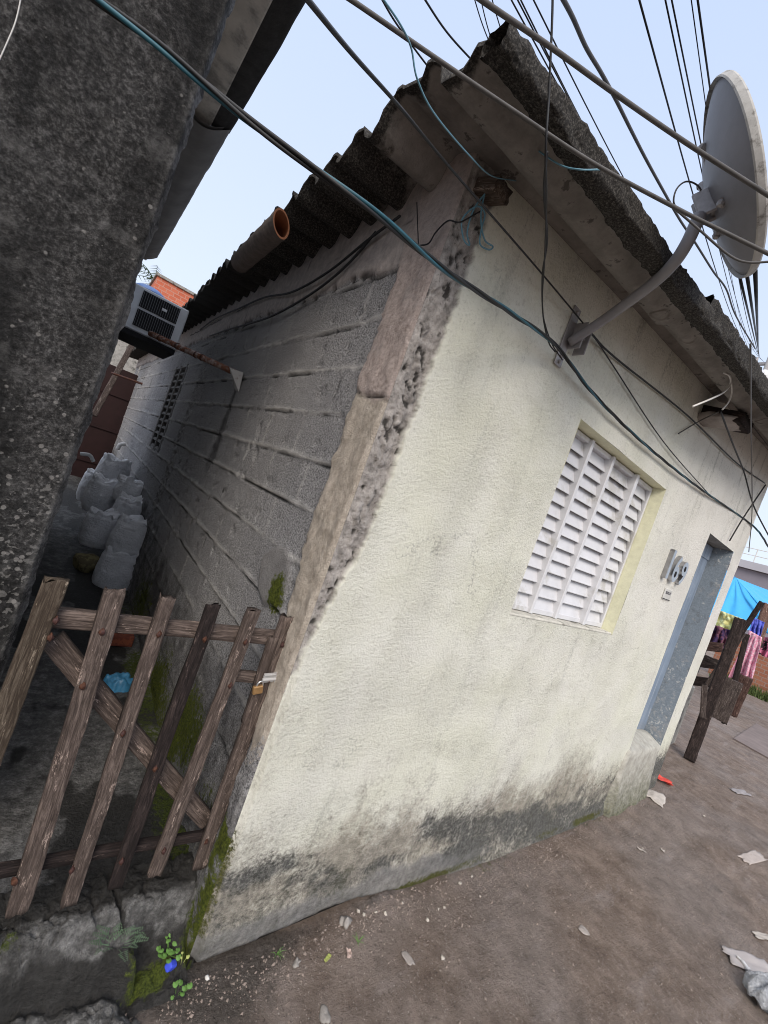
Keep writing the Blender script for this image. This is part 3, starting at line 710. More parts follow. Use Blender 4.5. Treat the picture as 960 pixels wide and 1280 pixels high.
# ---------------- roof
PIT = .2
def roof_mid(x, y): return 2.872 + .09 * x + np.where(y < 0, .30 * y, 0) + .05 * np.exp(-((y + .02) / .13) ** 2)
def wave(y):
    a = np.where(y < -.21, .030, .038) * (1 - .6 * np.exp(-((y - .0) / .07) ** 2))
    ph = np.where(y < -.21, np.pi + (y + .21) / .24 * 2 * np.pi * -1, (y - .09) / PIT * 2 * np.pi)
    c = np.cos(ph); return a * np.sign(c) * np.abs(c) ** .8
def eave(y): return -.300 + .065 * ss(.6, 4.2, y)
def sheet(name, x0, x1, y0, y1, up, seed):
    yy = np.arange(y0, y1, .0166); n = max(10, int((x1 - x0) / .035))
    tt = np.linspace(0, 1, n); Tm, Ym = np.meshgrid(tt, yy, indexing='ij')
    xa = (eave(Ym) if x0 < 0 else np.full_like(Ym, x0)) + .018 * (fbm(Ym * 22, Ym * 0 + seed, 3, 3) - .5) * 2
    Xm = xa + (x1 - xa) * Tm
    zb = roof_mid(Xm, Ym) + wave(Ym) + up + (fbm(Xm * 5, Ym * 5, 3, seed) - .5) * .008
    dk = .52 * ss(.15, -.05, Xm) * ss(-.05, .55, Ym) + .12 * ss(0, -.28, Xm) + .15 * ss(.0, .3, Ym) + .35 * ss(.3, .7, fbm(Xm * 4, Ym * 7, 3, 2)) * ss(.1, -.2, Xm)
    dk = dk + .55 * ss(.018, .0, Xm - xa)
    th = .012
    # closed slab: bottom ring then top ring
    Xs = np.concatenate([Xm, Xm[::-1]], 0); Ys = np.concatenate([Ym, Ym[::-1]], 0)
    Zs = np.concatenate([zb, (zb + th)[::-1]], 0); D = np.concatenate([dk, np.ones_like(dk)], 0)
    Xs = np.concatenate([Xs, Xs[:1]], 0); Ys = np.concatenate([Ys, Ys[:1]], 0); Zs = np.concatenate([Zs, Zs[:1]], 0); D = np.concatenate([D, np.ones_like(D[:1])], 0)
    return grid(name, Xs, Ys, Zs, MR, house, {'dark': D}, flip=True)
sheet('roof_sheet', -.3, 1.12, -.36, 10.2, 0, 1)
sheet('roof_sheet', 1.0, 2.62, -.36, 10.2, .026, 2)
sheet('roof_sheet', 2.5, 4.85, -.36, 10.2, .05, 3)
def verge(x0, x1, y0, y1, up, hi, lo, seed):
    n = int((x1 - x0) / .012); tt = np.linspace(x0, x1, n); K = 26
    X_ = np.zeros((n, K + 1)); Y_ = X_.copy(); Z_ = X_.copy()
    for j in range(K + 1):
        a = 2 * math.pi * (j % K) / K
        cx, cz = math.cos(a), math.sin(a)
        px_ = np.sign(cx) * abs(cx) ** .45; pz_ = np.sign(cz) * abs(cz) ** .45
        nz = (fbm(tt * 30, np.full(n, (j % K) * .8), 3, seed) - .5) * .016 + (fbm(tt * 3, np.full(n, (j % K) * .25), 3, seed + 1) - .5) * .022
        yc = (y0 + y1) / 2; X_[:, j] = tt
        Y_[:, j] = yc + px_ * ((y1 - y0) / 2 + nz)
        Z_[:, j] = roof_mid(tt, np.full(n, -.36)) + up + (hi + lo) / 2 + pz_ * ((hi - lo) / 2 + nz)
    o = grid('roof_verge', X_, Y_, Z_, MR, house, {'dark': np.full_like(X_, .95)})
    return o
verge(-.312, 1.10, -.425, -.355, 0, .036, -.028, 1)
verge(1.04, 3.0, -.425, -.35, .03, .054, -.034, 4)
verge(2.95, 4.9, -.42, -.35, .05, .06, -.05, 5)
for xv, yv, upv in ((-.315, -.39, 0), (1.10, -.39, 0), (1.04, -.39, .03)):
    pass
# rafter ends poking out under the sheets
RAFT = mat_wood('rafter_wood', (.12, .09, .07), (.30, .25, .21))
plank('rafter', (.075, .06, 2.845), (.09, -.10, 2.80), .085, .05, (0, 0, 1), RAFT, house, 3)
plank('rafter', (2.50, .05, 3.02), (2.50, -.26, 2.965), .22, .07, (0, 0, 1), WOODD, house, 4)
mb = MB(); lump(mb, (2.47, -.10, 2.955), .13, 5, (1.1, 1.0, .28)); mb.build('mortar_lump', simple('pale_mortar', (.34, .31, .29), .9, .2, 0, .3, 20, .004), house, True)

# ---------------- window
x0, x1, z0, z1 = OPW
win = MB()
WY = .075
mull = [float(at(px, py, y=WY)[0]) for px, py in ((732, 555), (757, 574), (788, 595))]
mull_b = [float(at(px, py, y=WY)[0]) for px, py in ((655, 773), (689, 777), (721, 783))]
fx0, fx1, fz0, fz1 = x0 + .005, x1 - .003, z0 + .012, z1 - .006
win.box(((fx0 + fx1) / 2, WY, fz1 - .014), (fx1 - fx0, .035, .028), bev=.003)
win.box(((fx0 + fx1) / 2, WY - .001, fz0 + .018), (fx1 - fx0, .035, .030), bev=.003)
win.box((fx0 + .012, WY - .002, (fz0 + fz1) / 2), (.024, .035, fz1 - fz0), bev=.003)
win.box((fx1 - .010, WY - .002, (fz0 + fz1) / 2), (.020, .035, fz1 - fz0), bev=.003)
xm = [(a + b) / 2 for a, b in zip(mull, mull_b)]
cols = [fx0 + .024] + xm + [fx1 - .02]
for i, a in enumerate(xm): win.box((a, WY - (.006 if i != 2 else .014), (fz0 + fz1) / 2), (.026 if i != 2 else .034, .062, fz1 - fz0 - .004), bev=.003)
wo = win.build('window', WMET, house)
tag(wo, 'white metal louvred window in a yellowish reveal')
NS = 13
for c in range(4):
    a, b = cols[c] + .013, cols[c + 1] - .013; mb = MB()
    for r in range(NS):
        zc = fz0 + .033 + (fz1 - fz0 - .06) * (r + .5) / NS; hh = (fz1 - fz0 - .06) / NS
        # tilted blade with a small drip fold
        mb.box(((a + b) / 2, WY + .004, zc), (b - a, .0035, hh * 1.12), np.array(Euler((-math.radians(19 + random.Random(c * 50 + r).uniform(-1.5, 1.5)), 0, 0)).to_matrix()))
        mb.box(((a + b) / 2, WY - .0105, zc - hh * .54), (b - a, .010, .004), np.array(Euler((math.radians(8), 0, 0)).to_matrix()))
    mb.build('louvre_panel', WMET, wo)
mb = MB(); mb.box(((x0 + x1) / 2, .15, (z0 + z1) / 2), (x1 - x0 + .04, .01, z1 - z0 + .04)); mb.build('window_back', BLACK, house)
plm = MB(); plm.box(((x0 + x1) / 2, .026, z0 + .004), (x1 - x0 - .004, .09, .016), bev=.005); plm.build('window_sill', simple('grubby_sill', (.55, .53, .47), .9, .2, 0, .3, 22, .003, (.25, .235, .20)), house)

# ---------------- door
dx0, dx1, dz0, dz1 = OPD
DM = mat_door()
mb = MB(); n = 3; dw = (dx1 - dx0) / n
for i in range(n): mb.box((dx0 + dw * (i + .5), .155 + .004 * (i % 2), (dz0 + dz1) / 2), (dw - .006, .03, dz1 - dz0 - .01), bev=.004)
mb.box(((dx0 + dx1) / 2, .146, dz1 - .075), (dx1 - dx0 - .01, .03, .13), bev=.004)
do = mb.build('door', DM, house); tag(do, 'faded blue plank door')
mb = MB(); mb.box((dx0 + dw, .139, 1.3), (.03, .012, 1.85), bev=.004); mb.box((dx0 + dw * 2.02, .139, 1.3), (.022, .012, 1.85), bev=.004); mb.build('door_batten', DM, do)
sx, sy = np.meshgrid(np.linspace(0, 1, 40), np.linspace(0, 1, 40), indexing='ij')
# door step (rounded cement lump under the door)
mb = MB()
NX, NK = 40, 20; vs = []
for i in range(NX + 1):
    x = 3.27 + .86 * i / NX
    for kx in range(NK + 1):
        t = kx / NK
        yy_ = .16 if t < .01 else (.14 - .22 * min(1, t / .45)); 
        prof = .50 - .06 * ss(.3, 1, t / .45) if t <= .45 else .44 - (t - .45) / .55 * .75
        y_ = .145 - .19 * ss(0, .48, t) - .035 * ss(.45, 1, t)
        e = ss(0, .08, i / NX) * ss(1, .94, i / NX)
        zt = float(prof) - (.10 * (1 - float(e)) if t < .6 else 0) + .02 * (float(vn(x * 8, t * 4, 3)) - .5) - .02 * (x - 3.7)
        vs.append((x, float(y_) + .02 * (float(vn(x * 9, t * 9, 2)) - .5) + .06 * (1 - float(e)) * (t > .3), zt))
fs = [(i * (NK + 1) + k_, (i + 1) * (NK + 1) + k_, (i + 1) * (NK + 1) + k_ + 1, i * (NK + 1) + k_ + 1) for i in range(NX) for k_ in range(NK)]
mb.add(vs, fs)
mstep = Mt('mouldy_step_cement', .9, .2)
_n = mstep.noise(20, 6, .7); _z = mstep.z()[2]
_c = mstep.ramp(mstep.noise(16, 6, .65), (.3, (.30, .285, .25)), (.7, (.50, .485, .43)))
_f = mstep.step(mstep.math('ADD', _z, mstep.math('MULTIPLY', _n, .8)), .78, .22)
_c = mstep.mix(mstep.math('MULTIPLY', _f, .85), _c, mstep.ramp(mstep.noise(60, 4), (.35, (.03, .035, .018)), (.65, (.15, .15, .085))))
mstep.out(_c, .92, mstep.bump(mstep.noise(60, 4, .7), .006))
mb.build('door_step', mstep.m, house, True)

# ------------------------------------------------------------------ house number and small plate
NUMM = simple('tarnished_chrome', (.40, .40, .42), .2, .5, 1.0, .3, 25)
hn = thing('house_number', 'metal house number 169 standing proud of the plaster beside the blue door', 'house number', at(846, 708, y=-.02))
for ch, top, bot in (('1', (845.5, 688), (832, 723)), ('6', (853.5, 696), (839, 727)), ('9', (861, 704), (847, 731))):
    pt, pb = at(*top, y=-.05), at(*bot, y=-.05)
    hgt = float(pt[2] - pb[2]); 
    cu = bpy.data.curves.new('digit', 'FONT'); cu.body = ch; cu.align_x = 'CENTER'; cu.size = 1; cu.extrude = .15; cu.offset = .022
    to = bpy.data.objects.new('tmp', cu); COL.objects.link(to)
    me = bpy.data.meshes.new_from_object(to.evaluated_get(bpy.context.evaluated_depsgraph_get()))
    bpy.data.objects.remove(to)
    vz = np.array([v.co for v in me.vertices]); mn, mxx = vz.min(0), vz.max(0)
    s_ = hgt / (mxx[1] - mn[1])
    wx = min(s_, .115 / (mxx[0] - mn[0]))
    for v in me.vertices:
        q = v.co; v.co = ((q.x - (mn[0] + mxx[0]) / 2) * wx, -.036 - q.z / .15 * .016, (q.y - mn[1]) * s_)
    me.materials.append(NUMM)
    o = bpy.data.objects.new('digit', me)
    link(o, hn, Matrix.Translation(Vector((float((pt[0] + pb[0]) / 2), 0, float(pb[2])))))
pl = thing('small_plate', 'small white marked label stuck below the metal house number', 'label', at(832, 743, y=-.02))
pa, pb_ = at(830, 735, y=-.02), at(833.5, 750, y=-.02)
pxc, pzc = float((at(826, 742, y=-.02)[0] + at(839, 744, y=-.02)[0]) / 2), float(at(832, 743, y=-.02)[2])
mb = MB(); mb.box((pxc, -.027, pzc), (.15, .004, .085), bev=.001); mb.build('plate', simple('aged_label', (.50, .49, .46), .6), pl)
cu = bpy.data.curves.new('writing', 'FONT'); cu.body = '28.05.20'; cu.align_x = 'CENTER'; cu.size = .030; cu.extrude = .0006; cu.offset = .0002
to = bpy.data.objects.new('tmp', cu); COL.objects.link(to)
me = bpy.data.meshes.new_from_object(to.evaluated_get(bpy.context.evaluated_depsgraph_get())); bpy.data.objects.remove(to)
me.materials.append(simple('faded_ink', (.12, .12, .14), .8))
o = bpy.data.objects.new('writing', me); link(o, pl, Matrix.Translation(Vector((pxc, -.0305, pzc + .006))) @ Euler((math.radians(90), 0, 0)).to_matrix().to_4x4())
mb = MB(); mb.box((pxc, -.0305, pzc - .034), (.15, .003, .005)); mb.build('line', BLACK, pl)

# ------------------------------------------------------------------ neighbouring building on the left
nb = thing('neighbour_building', 'dark mouldy rough cast building filling the left of the alley mouth', 'building', (-.76, .35, 0))
xs = np.concatenate([np.linspace(-3.2, -1.6, 40)[:-1], np.linspace(-1.6, -.757, 110)]); zs = np.concatenate([np.linspace(-.15, 3.42, 330)])
X, Z = np.meshgrid(xs, zs, indexing='ij')
en = (fbm(Z * 14, Z * 0, 4, 2) - .5) * .022 + (fbm(Z * 45, Z * 0 + 3, 2, 4) - .5) * .008
X = X + en * ss(-.83, -.757, X)
ed = ss(-.757 - .035, -.757, X)
yv = .35 - (fbm(X * 40, Z * 40, 3, 3) - .5) * .014 - (fbm(X * 3, Z * 3, 3, 4) - .5) * .03 + .05 * ss(-.775, -.757, X)
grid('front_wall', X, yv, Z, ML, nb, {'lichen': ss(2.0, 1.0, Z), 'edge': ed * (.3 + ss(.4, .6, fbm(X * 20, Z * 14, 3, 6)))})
mb = MB(); mb.box((-1.96, 2.69, 1.6), (2.38, 4.63, 3.6)); mb.build('side_wall', simple('pale_bounce_render', (.66, .64, .60), .9, .2, 0, .15, 8), nb)  # unseen alley face, made pale to bounce light into the alley
SOFM = simple('dirty_soffit_cement', (.55, .50, .44), .95, .15, 0, .25, 6, .003, (.24, .22, .20))
TILE = simple('blackened_tile', (.045, .042, .04), .9, .2, 0, .4, 20, .004)
mb = MB(); mb.box((-.70, 1.0, 3.43), (.14, 1.75, .06), bev=.006); mb.build('soffit_beam', SOFM, nb)
def gutter(name, y0, y1, xa, xb, za, zb, m, seed, curl):
    ny = int((y1 - y0) / .04); K = 16
    tt = np.linspace(0, 1, K); yy = np.linspace(y0, y1, ny); T_, Y_ = np.meshgrid(tt, yy, indexing='ij')
    X_ = xa + (xb - xa) * T_ + .010 * (fbm(Y_ * 6, T_ * 3, 3, seed) - .5)
    Z_ = za + (zb - za) * T_ - curl * np.sin(T_ * np.pi) + .012 * (fbm(Y_ * 3, T_ * 2, 3, seed + 1) - .5)
    Xs = np.concatenate([X_, X_[::-1], X_[:1]], 0); Ys = np.concatenate([Y_, Y_[::-1], Y_[:1]], 0); Zs = np.concatenate([Z_, (Z_ + .02)[::-1], Z_[:1]], 0)
    return grid(name, Xs, Ys, Zs, m, nb, flip=True)
gutter('roof_tile', .12, 1.80, -.645, -.53, 3.41, 3.44, TILE, 3, .012)
gutter('roof_tile', 1.74, 4.7, -.77, -.535, 3.36, 3.43, simple('sooty_cement_tile', (.16, .148, .138), .9, .2, 0, .35, 5, .003), 5, .05)
mb = MB(); mb.box((-.675, 4.85, 3.42), (.12, .10, .05), bev=.006); mb.build('fascia_block', simple('pale_render', (.30, .29, .27), .9), nb)
mb = MB(); mb.box((-1.9, 2.6, 3.5), (2.5, 4.9, .08)); mb.build('roof_slab', TILE, nb)

# ------------------------------------------------------------------ GATE
GYF = .10
gate = thing('gate', 'weathered wooden picket gate closing the narrow alley', 'gate', (-.72, GYF, .15))
slats = [((72, 722), (-10.5, 945), .056, WOODG, None), ((145, 735), (20, 1142), .053, WOOD, None), ((212, 742), (85, 1131), .043, WOOD, None),
         ((268, 752), (143, 1110), .043, WOODD, None), ((318, 760), (192, 1094), .045, WOOD, None), ((360, 768), (248, 1085), .050, WOOD, None)]
bolts = {0: [(70, 776), (63, 797)], 1: [(127, 790), (103, 858)], 2: [(199, 793), (154, 917)], 3: [(256, 799), (194, 961)], 4: [(307, 803), (288, 857)], 5: [(353, 806)]}
bolts2 = {1: [(18, 1103)], 2: [(90, 1088)], 3: [(152, 1077)], 4: [(205, 1064)], 5: [(258, 1052)]}
for i, (t, b, wd, m, _) in enumerate(slats):
    p1, p0 = at(*t, y=GYF), at(*b, y=GYF)
    if i == 0: p0 = p1 + (p0 - p1) * (1.02 / np.linalg.norm(p0 - p1))
    s_ = plank('slat', p0, p1, wd, .024, (0, -1, 0), m, gate, i + 1)
    if i == 3: tag(s_, 'darker damp slat')
    if i == 0: tag(s_, 'slat greening with algae')
    for bp_ in bolts.get(i, []) + bolts2.get(i, []):
        c = at(*bp_, y=GYF - .014); mb = MB(); lump(mb, c, .0085, i, (1, .75, 1), 10, .1); lump(mb, c + np.array([0, .003, 0]), .0125, i + 5, (1, .3, 1), 12, .08)
        mb.build('bolt', RUST, s_, True)
plank('slat', at(307, 905, y=GYF + .0), at(343, 795, y=GYF), .034, .022, (0, -1, 0), WOOD, gate, 12)
RY = GYF + .028
plank('rail', at(55, 770, y=RY), at(352, 797, y=RY), .050, .028, (0, -1, 0), WOOD, gate, 21)
plank('rail', at(-60, 1098, y=RY), at(262, 1042, y=RY), .030, .028, (0, -1, 0), WOODD, gate, 22)
plank('rail', at(285, 843, y=RY), at(335, 848, y=RY), .035, .024, (0, -1, 0), WOOD, gate, 24)
plank('brace', at(64, 797, y=RY + .026), at(262, 1030, y=RY + .026), .058, .022, (0, -1, 0), WOOD, gate, 23)
mb = MB()
lc = at(337, 848, y=GYF - .02)
Rl = np.array(frame((0, 0, 0), (.1, 0, .012), (0, -1, 0)).to_3x3())
mb.box(lc, (.028, .008, .05), Rl, .002); mb.box(lc + np.array([.022, -.006, .003]), (.05, .014, .012), Rl, .002); mb.box(lc + np.array([-.0, -.004, .018]), (.006, .012, .055), Rl, .001)
mb.tube([lc + np.array([-.03, -.009, -.001]), lc + np.array([.055, -.009, .008])], .006, 10)
mb.build('hasp', RUSTW, gate)
pd = thing('padlock', 'small brass padlock hanging from the gate hasp', 'padlock', at(322, 862, y=GYF - .03))
BRASS = simple('worn_brass', (.34, .20, .085), .5, .5, .5, .3, 60)
c = at(322, 862, y=GYF - .03)
mb = MB(); mb.box(c, (.036, .015, .030), np.array(Euler((0, math.radians(-12), 0)).to_matrix()), .003); mb.build('body', BRASS, pd)
arc = [c + np.array([.011 * math.cos(a) + .003, 0, .013 + .018 * max(0, math.sin(a)) + .004 * 0]) for a in np.linspace(0, math.pi, 14)]
mb = MB(); mb.tube([c + np.array([.014, 0, .008])] + arc + [c + np.array([-.008, 0, .008])], .003, 8); mb.build('shackle', simple('bright_steel', (.6, .6, .6), .3, .5, .9, .1, 30), pd, True)

# ------------------------------------------------------------------ SATELLITE DISH on its arm
dc = np.array([.606, -.55, 3.035]); dn_ = np.array([.26, -.84, .477]); dn_ /= np.linalg.norm(dn_); DR = .288
du = np.cross(dn_, [0, 0, 1.0]); du /= np.linalg.norm(du); dv = np.cross(dn_, du)
dish = thing('satellite_dish', 'grey satellite dish seen from behind on a bent pole arm above the window', 'satellite dish', (.776, 0, 2.65))
NR, NA = 18, 72
rr_, aa_ = np.meshgrid(np.linspace(0.001, 1, NR), np.linspace(0, 2 * np.pi, NA + 1), indexing='ij')
def dpt(r, a, off):
    dep = -(1 - r ** 2) * .062 + off
    return [dc[i] + DR * r * (np.cos(a) * du[i] + np.sin(a) * dv[i]) + dn_[i] * dep for i in range(3)]
B_ = dpt(rr_, aa_, -.004); F_ = dpt(rr_, aa_, 0)
Xs, Ys, Zs = [np.concatenate([B_[i], F_[i][::-1]], 0) for i in range(3)]
dsh = grid('reflector', Xs, Ys, Zs, DISHM, dish)
prof = [(.985, -.006), (1.006, -.016), (1.016, -.012), (1.018, .004), (1.008, .009), (.985, .006), (.985, -.006)]
pr, pa_ = np.array([p[0] for p in prof]), np.array([p[1] for p in prof])
R3, A3 = np.meshgrid(pr, np.linspace(0, 2 * np.pi, NA + 1), indexing='ij'); O3 = np.broadcast_to(pa_[:, None], R3.shape)
XYZ = [dc[i] + DR * R3 * (np.cos(A3) * du[i] + np.sin(A3) * dv[i]) + dn_[i] * O3 for i in range(3)]
grid('rim', *XYZ, RIMM, dsh, smooth=False)
arm_pts = [at(712, 428, y=-.045), at(760, 396, y=-.18), at(815, 355, y=-.37), at(842, 329, y=-.455), at(858, 305, y=-.49), at(868, 284, y=-.50), at(874, 270, y=-.50)]
mb = MB(); mb.tube(spline(arm_pts, 8), .0205, 18); mb.build('arm', DISHM, dish, True)
mb = MB(); wp = np.array([.776, -.028, 2.65])
mb.box(wp + np.array([-.02, 0, -.0]), (.055, .007, .27), None, .002)
mb.box(wp + np.array([0.005, -.03, .015]), (.006, .065, .12), None, .002)
mb.box(wp + np.array([0.055, -.03, .0]), (.006, .06, .10), None, .002)
for dz_ in (-.115, -.09, .112): lump(mb, wp + np.array([-.02, -.007, dz_]), .009, 3, (1, .8, 1), 8, .05)
mb.tube([wp + np.array([-.005, -.035, .02]), wp + np.array([.065, -.035, .02])], .007, 8)
mb.build('wall_bracket', STEEL, dish)
cl = at(886, 262, y=-.50)
tob = dc - dn_ * .066
mb = MB(); Rm = np.stack([du, dn_, np.cross(du, dn_)], 1)
dirv = (tob - cl); 
mb.box(cl + dn_ * .02, (.012, .12, .095), Rm, .004); mb.box(cl + dn_ * .02 + du * .042, (.012, .12, .095), Rm, .004)
mb.box(cl + dn_ * .02 + du * .021, (.05, .05, .07), Rm, .006)
bk = lambda r, a: np.array([float(q) for q in dpt(np.array(r), np.array(a), -.006)])
for r_, a_ in ((.45, 1.0), (.45, 2.2), (.5, 4.1), (.5, 5.2)):
    e = bk(r_, a_); s0 = cl + dn_ * .06
    mb.tube([s0, s0 * .45 + e * .55 - dn_ * .012, e], [.012, .010, .016], 8)
    lump(mb, e - dn_ * .006, .012, 2, (1, 1, 1), 8, .05)
for o_ in ((.0, .02, .03), (-.0, .0, -.02), (.0, .04, -.03)): lump(mb, cl - du * .012 + dn_ * o_[1] + np.array([0, 0, o_[2]]), .011, 4, (1, 1, 1), 8, .05)
mb.build('clamp', STEEL, dish)

# ------------------------------------------------------------------ air conditioner and its prop
AY = 2.55
ac = thing('air_conditioner', 'old white box air conditioner jutting into the alley from the dark wall', 'air conditioner', at(190, 400, y=AY))
pTL, pTR, pBR, pBL = at(173, 357, y=AY), at(237, 386, y=AY), at(222, 437, y=AY), at(157, 410, y=AY)
ax0, ax1 = float((pTL[0] + pBL[0]) / 2), float((pTR[0] + pBR[0]) / 2); az0, az1 = float((pBL[2] + pBR[2]) / 2), float((pTL[2] + pTR[2]) / 2)
W_, H_ = ax1 - ax0, az1 - az0
mb = MB(); mb.box(((ax0 + ax1) / 2 - .03, AY + .25, (az0 + az1) / 2), (W_ + .06, .48, H_), bev=.008)
mb.build('casing', ACW, ac)
gx0, gx1 = ax0 + .03 * W_ / .3, ax1 - .17 * W_
for zz0, zz1 in ((az0 + H_ * .12, az0 + H_ * .50), (az0 + H_ * .56, az0 + H_ * .93)):
    mb = MB(); mb.box(((gx0 + gx1) / 2, AY + .006, (zz0 + zz1) / 2), (gx1 - gx0, .008, zz1 - zz0)); g_ = mb.build('grille', BLACK, ac)
    mb = MB()
    for i in range(17): mb.box((gx0 + (gx1 - gx0) * (i + .5) / 17, AY + .001, (zz0 + zz1) / 2), (.0035, .006, zz1 - zz0 - .004))
    mb.build('grille_bars', simple('grille_bar_grey', (.10, .105, .115), .5), g_)
mb = MB(); mb.box(((gx0 + gx1) / 2 + .03, AY - .003, az0 + H_ * .73), (.035, .006, .02), bev=.001); mb.build('badge', simple('badge_silver', (.45, .45, .46), .4, .4, .5), ac)
mb = MB(); mb.box(((ax0 + ax1) / 2 - .03, AY + .27, az0 - .022), (W_ + .05, .54, .035)); mb.build('support_board', BLACK, ac)
pr_ = thing('prop_pole', 'rusty iron pole propping the air conditioner from the block wall', 'pole', bp)
e0 = at(188, 417, y=AY - .04); e1_ = np.array([-.045, bp[1], bp[2] + .03])
mb = MB(); mb.tube([e0 + (e1_ - e0) * t for t in np.linspace(0, 1, 12)], .021, 12); mb.build('pole', mat_rust('rusty_pole', (.24, .19, .17), .47), pr_, True)
for t in (.12, .33, .55, .62): q = e0 + (e1_ - e0) * t; MB().tube([q, q + (e1_ - e0) * .012], .0245, 12).build('ring', RUST, pr_)
mb = MB(); mb.add([(-.006, bp[1] - .05, bp[2] - .085), (-.006, bp[1] + .05, bp[2] - .07), (-.016, bp[1] + .03, bp[2] + .055), (-.10, bp[1] + .012, bp[2] + .05), (-.10, bp[1] - .02, bp[2] + .04), (-.016, bp[1] - .035, bp[2] + .05)],
                 [(0, 1, 2, 5), (2, 3, 4, 5), (0, 5, 4), (1, 3, 2), (0, 4, 3, 1)])
mb.build('wall_shoe', RUSTW, pr_)
# clay pipe lying along the eave
pp = thing('clay_pipe', 'broken orange lined drain pipe resting on the eave edge over the alley', 'pipe', at(350, 275, x=-.33))
qa, qb = at(352, 280, x=-.375), at(299, 333, x=-.375)
qb = qa + (qb - qa) / np.linalg.norm(qb - qa) * .62
qb[0] = qa[0] + .02; qb[2] = qa[2] + .01
K = 28; dirp = (qb - qa) / np.linalg.norm(qb - qa); up_ = np.cross(dirp, [1.0, 0, 0]); up_ /= np.linalg.norm(up_); sd_ = np.cross(dirp, up_)
RP = .047
def ringp(c, r, seed):
    k_ = .9 * max(0, 1 - np.linalg.norm(c - qa) / .3)
    return [c + r * (math.cos(2 * math.pi * i / K) * (sd_ + k_ * np.sign(sd_[0]) * dirp) + math.sin(2 * math.pi * i / K) * up_) for i in range(K)]
mb = MB(); rows = [ringp(qa + (qb - qa) * t, RP * (1 + .03 * math.sin(t * 40)), 0) for t in np.linspace(0, 1, 20)]
mb.add([p for r in rows for p in r], [(i * K + j, i * K + (j + 1) % K, (i + 1) * K + (j + 1) % K, (i + 1) * K + j) for i in range(19) for j in range(K)])
mb.build('outer_wall', simple('sooty_pipe', (.12, .10, .09), .9, .2, 0, .4, 40, .004), pp, True)
mb = MB(); rows = [ringp(qa + (qb - qa) * t, RP * .86, 0) for t in np.linspace(0, 1, 6)] ; ro = ringp(qa, RP, 0)
mb.add([p for r in rows for p in r] + ro, [(i * K + j, (i + 1) * K + j, (i + 1) * K + (j + 1) % K, i * K + (j + 1) % K) for i in range(5) for j in range(K)] + [(6 * K + j, j, (j + 1) % K, 6 * K + (j + 1) % K) for j in range(K)])
mb.build('inner_wall', simple('orange_clay', (.30, .135, .075), .8, .2, 0, .2, 30), pp)

# ------------------------------------------------------------------ sacks in the alley
def sack(c, r, hgt, label, seed, lean=(0, 0), ruffle=0):
    rg = np.random.default_rng(seed); n = 40; rows = 34; vs = []
    ox = rg.random() * 30
    for i in range(rows + 1):
        t = i / rows
        pf = np.interp(t, [0, .06, .2, .5, .74, .83, .87, .91, .96, 1], [.62, .86, 1.0, 1.04, .93, .80, .84, .52, .22, .05])
        zc = np.interp(t, [0, .06, .2, .5, .74, .83, .87, .91, .96, 1], [0, .02, .18, .5, .84, .93, 1.0, .985, .94, 1.0])
        for k_ in range(n):
            a = 2 * math.pi * k_ / n
            pl_ = (math.sin(a * 8 + ox + 3 * math.sin(a * 2)) * .06 + (float(vn(a * 3.2, ox, 2)) - .5) * .12) * ss(.66, .86, t) * ss(1.0, .88, t)
            nz = (float(fbm(math.cos(a) * 2.2 + ox, math.sin(a) * 2.2 + t * 3.5, 3, seed)) - .5) * .13
            rad = r * (pf + nz * (.3 + pf * .5) + pl_ * (1 + ruffle))
            zz_ = hgt * (zc + (pl_ * 1.0 + (float(vn(a * 2, t * 5, seed)) - .5) * .12 * (1 + ruffle)) * ss(.75, .9, t) * ss(1, .95, t) * .9)
            vs.append((c[0] + math.cos(a) * rad * 1.0 + lean[0] * zz_, c[1] + math.sin(a) * rad * .92 + lean[1] * zz_, c[2] + float(zz_)))
    fs = [(i * n + k_, i * n + (k_ + 1) % n, (i + 1) * n + (k_ + 1) % n, (i + 1) * n + k_) for i in range(rows) for k_ in range(n)]
    fs += [tuple(range(n))[::-1], tuple(rows * n + k_ for k_ in range(n))]
    mb = MB(); mb.add(vs, fs); o = mb.build('sack', SACK, None, True)
    tag(o, label, 'sack', 'grey sacks of rubble in the alley'); return o
def psack(px, py, y, r, hgt, label, seed, lean=(0, 0), ruffle=0):
    p = at(px, py, y=y); sack((float(p[0]), y, float(p[2])), r, hgt, label, seed, lean, ruffle)
psack(138, 738, 3.2, .172, .40, 'grey sack nearest the gate, lowest of the front stack, standing on the alley floor', 1)
psack(154, 693, 3.25, .165, .35, 'grey sack with a puckered round top lying on the frontmost lower sack', 2, (.06, 0))
psack(118, 682, 3.75, .155, .36, 'grey sack slumped to the left behind the front pair, above the yellowish bag', 3)
psack(152, 665, 3.9, .165, .38, 'grey sack with a ruffled crumpled mouth in the middle right of the pile', 4, (.05, 0), 1.0)
psack(120, 640, 4.4, .16, .40, 'grey sack with a folded flap left of the ruffled one', 5)
psack(157, 628, 4.2, .15, .27, 'crumpled half empty grey sack thrown on top of the ruffled sack', 6, (.05, 0), 1.8)
psack(133, 614, 4.9, .18, .42, 'flat topped grey sack highest and rearmost on the pile', 7, (.02, 0))
psack(112, 628, 5.0, .16, .40, 'grey sack mostly hidden at the back left of the pile', 8)
yb = at(108, 705, y=3.5)
mb = MB(); lump(mb, (float(yb[0]), 3.5, .19), .11, 9, (1.1, 1, .75), 18, .3)
tag(mb.build('bag', mat_cloth('dirty_yellow_bag', (.20, .17, .09), (.12, .10, .06), 20), None, True), 'small dirty yellowish bag left of the lowest front sack', 'bag')
bl = at(148, 855, z=.125)
lx, ly = np.meshgrid(np.linspace(-1, 1, 26), np.linspace(-1, 1, 20), indexing='ij')
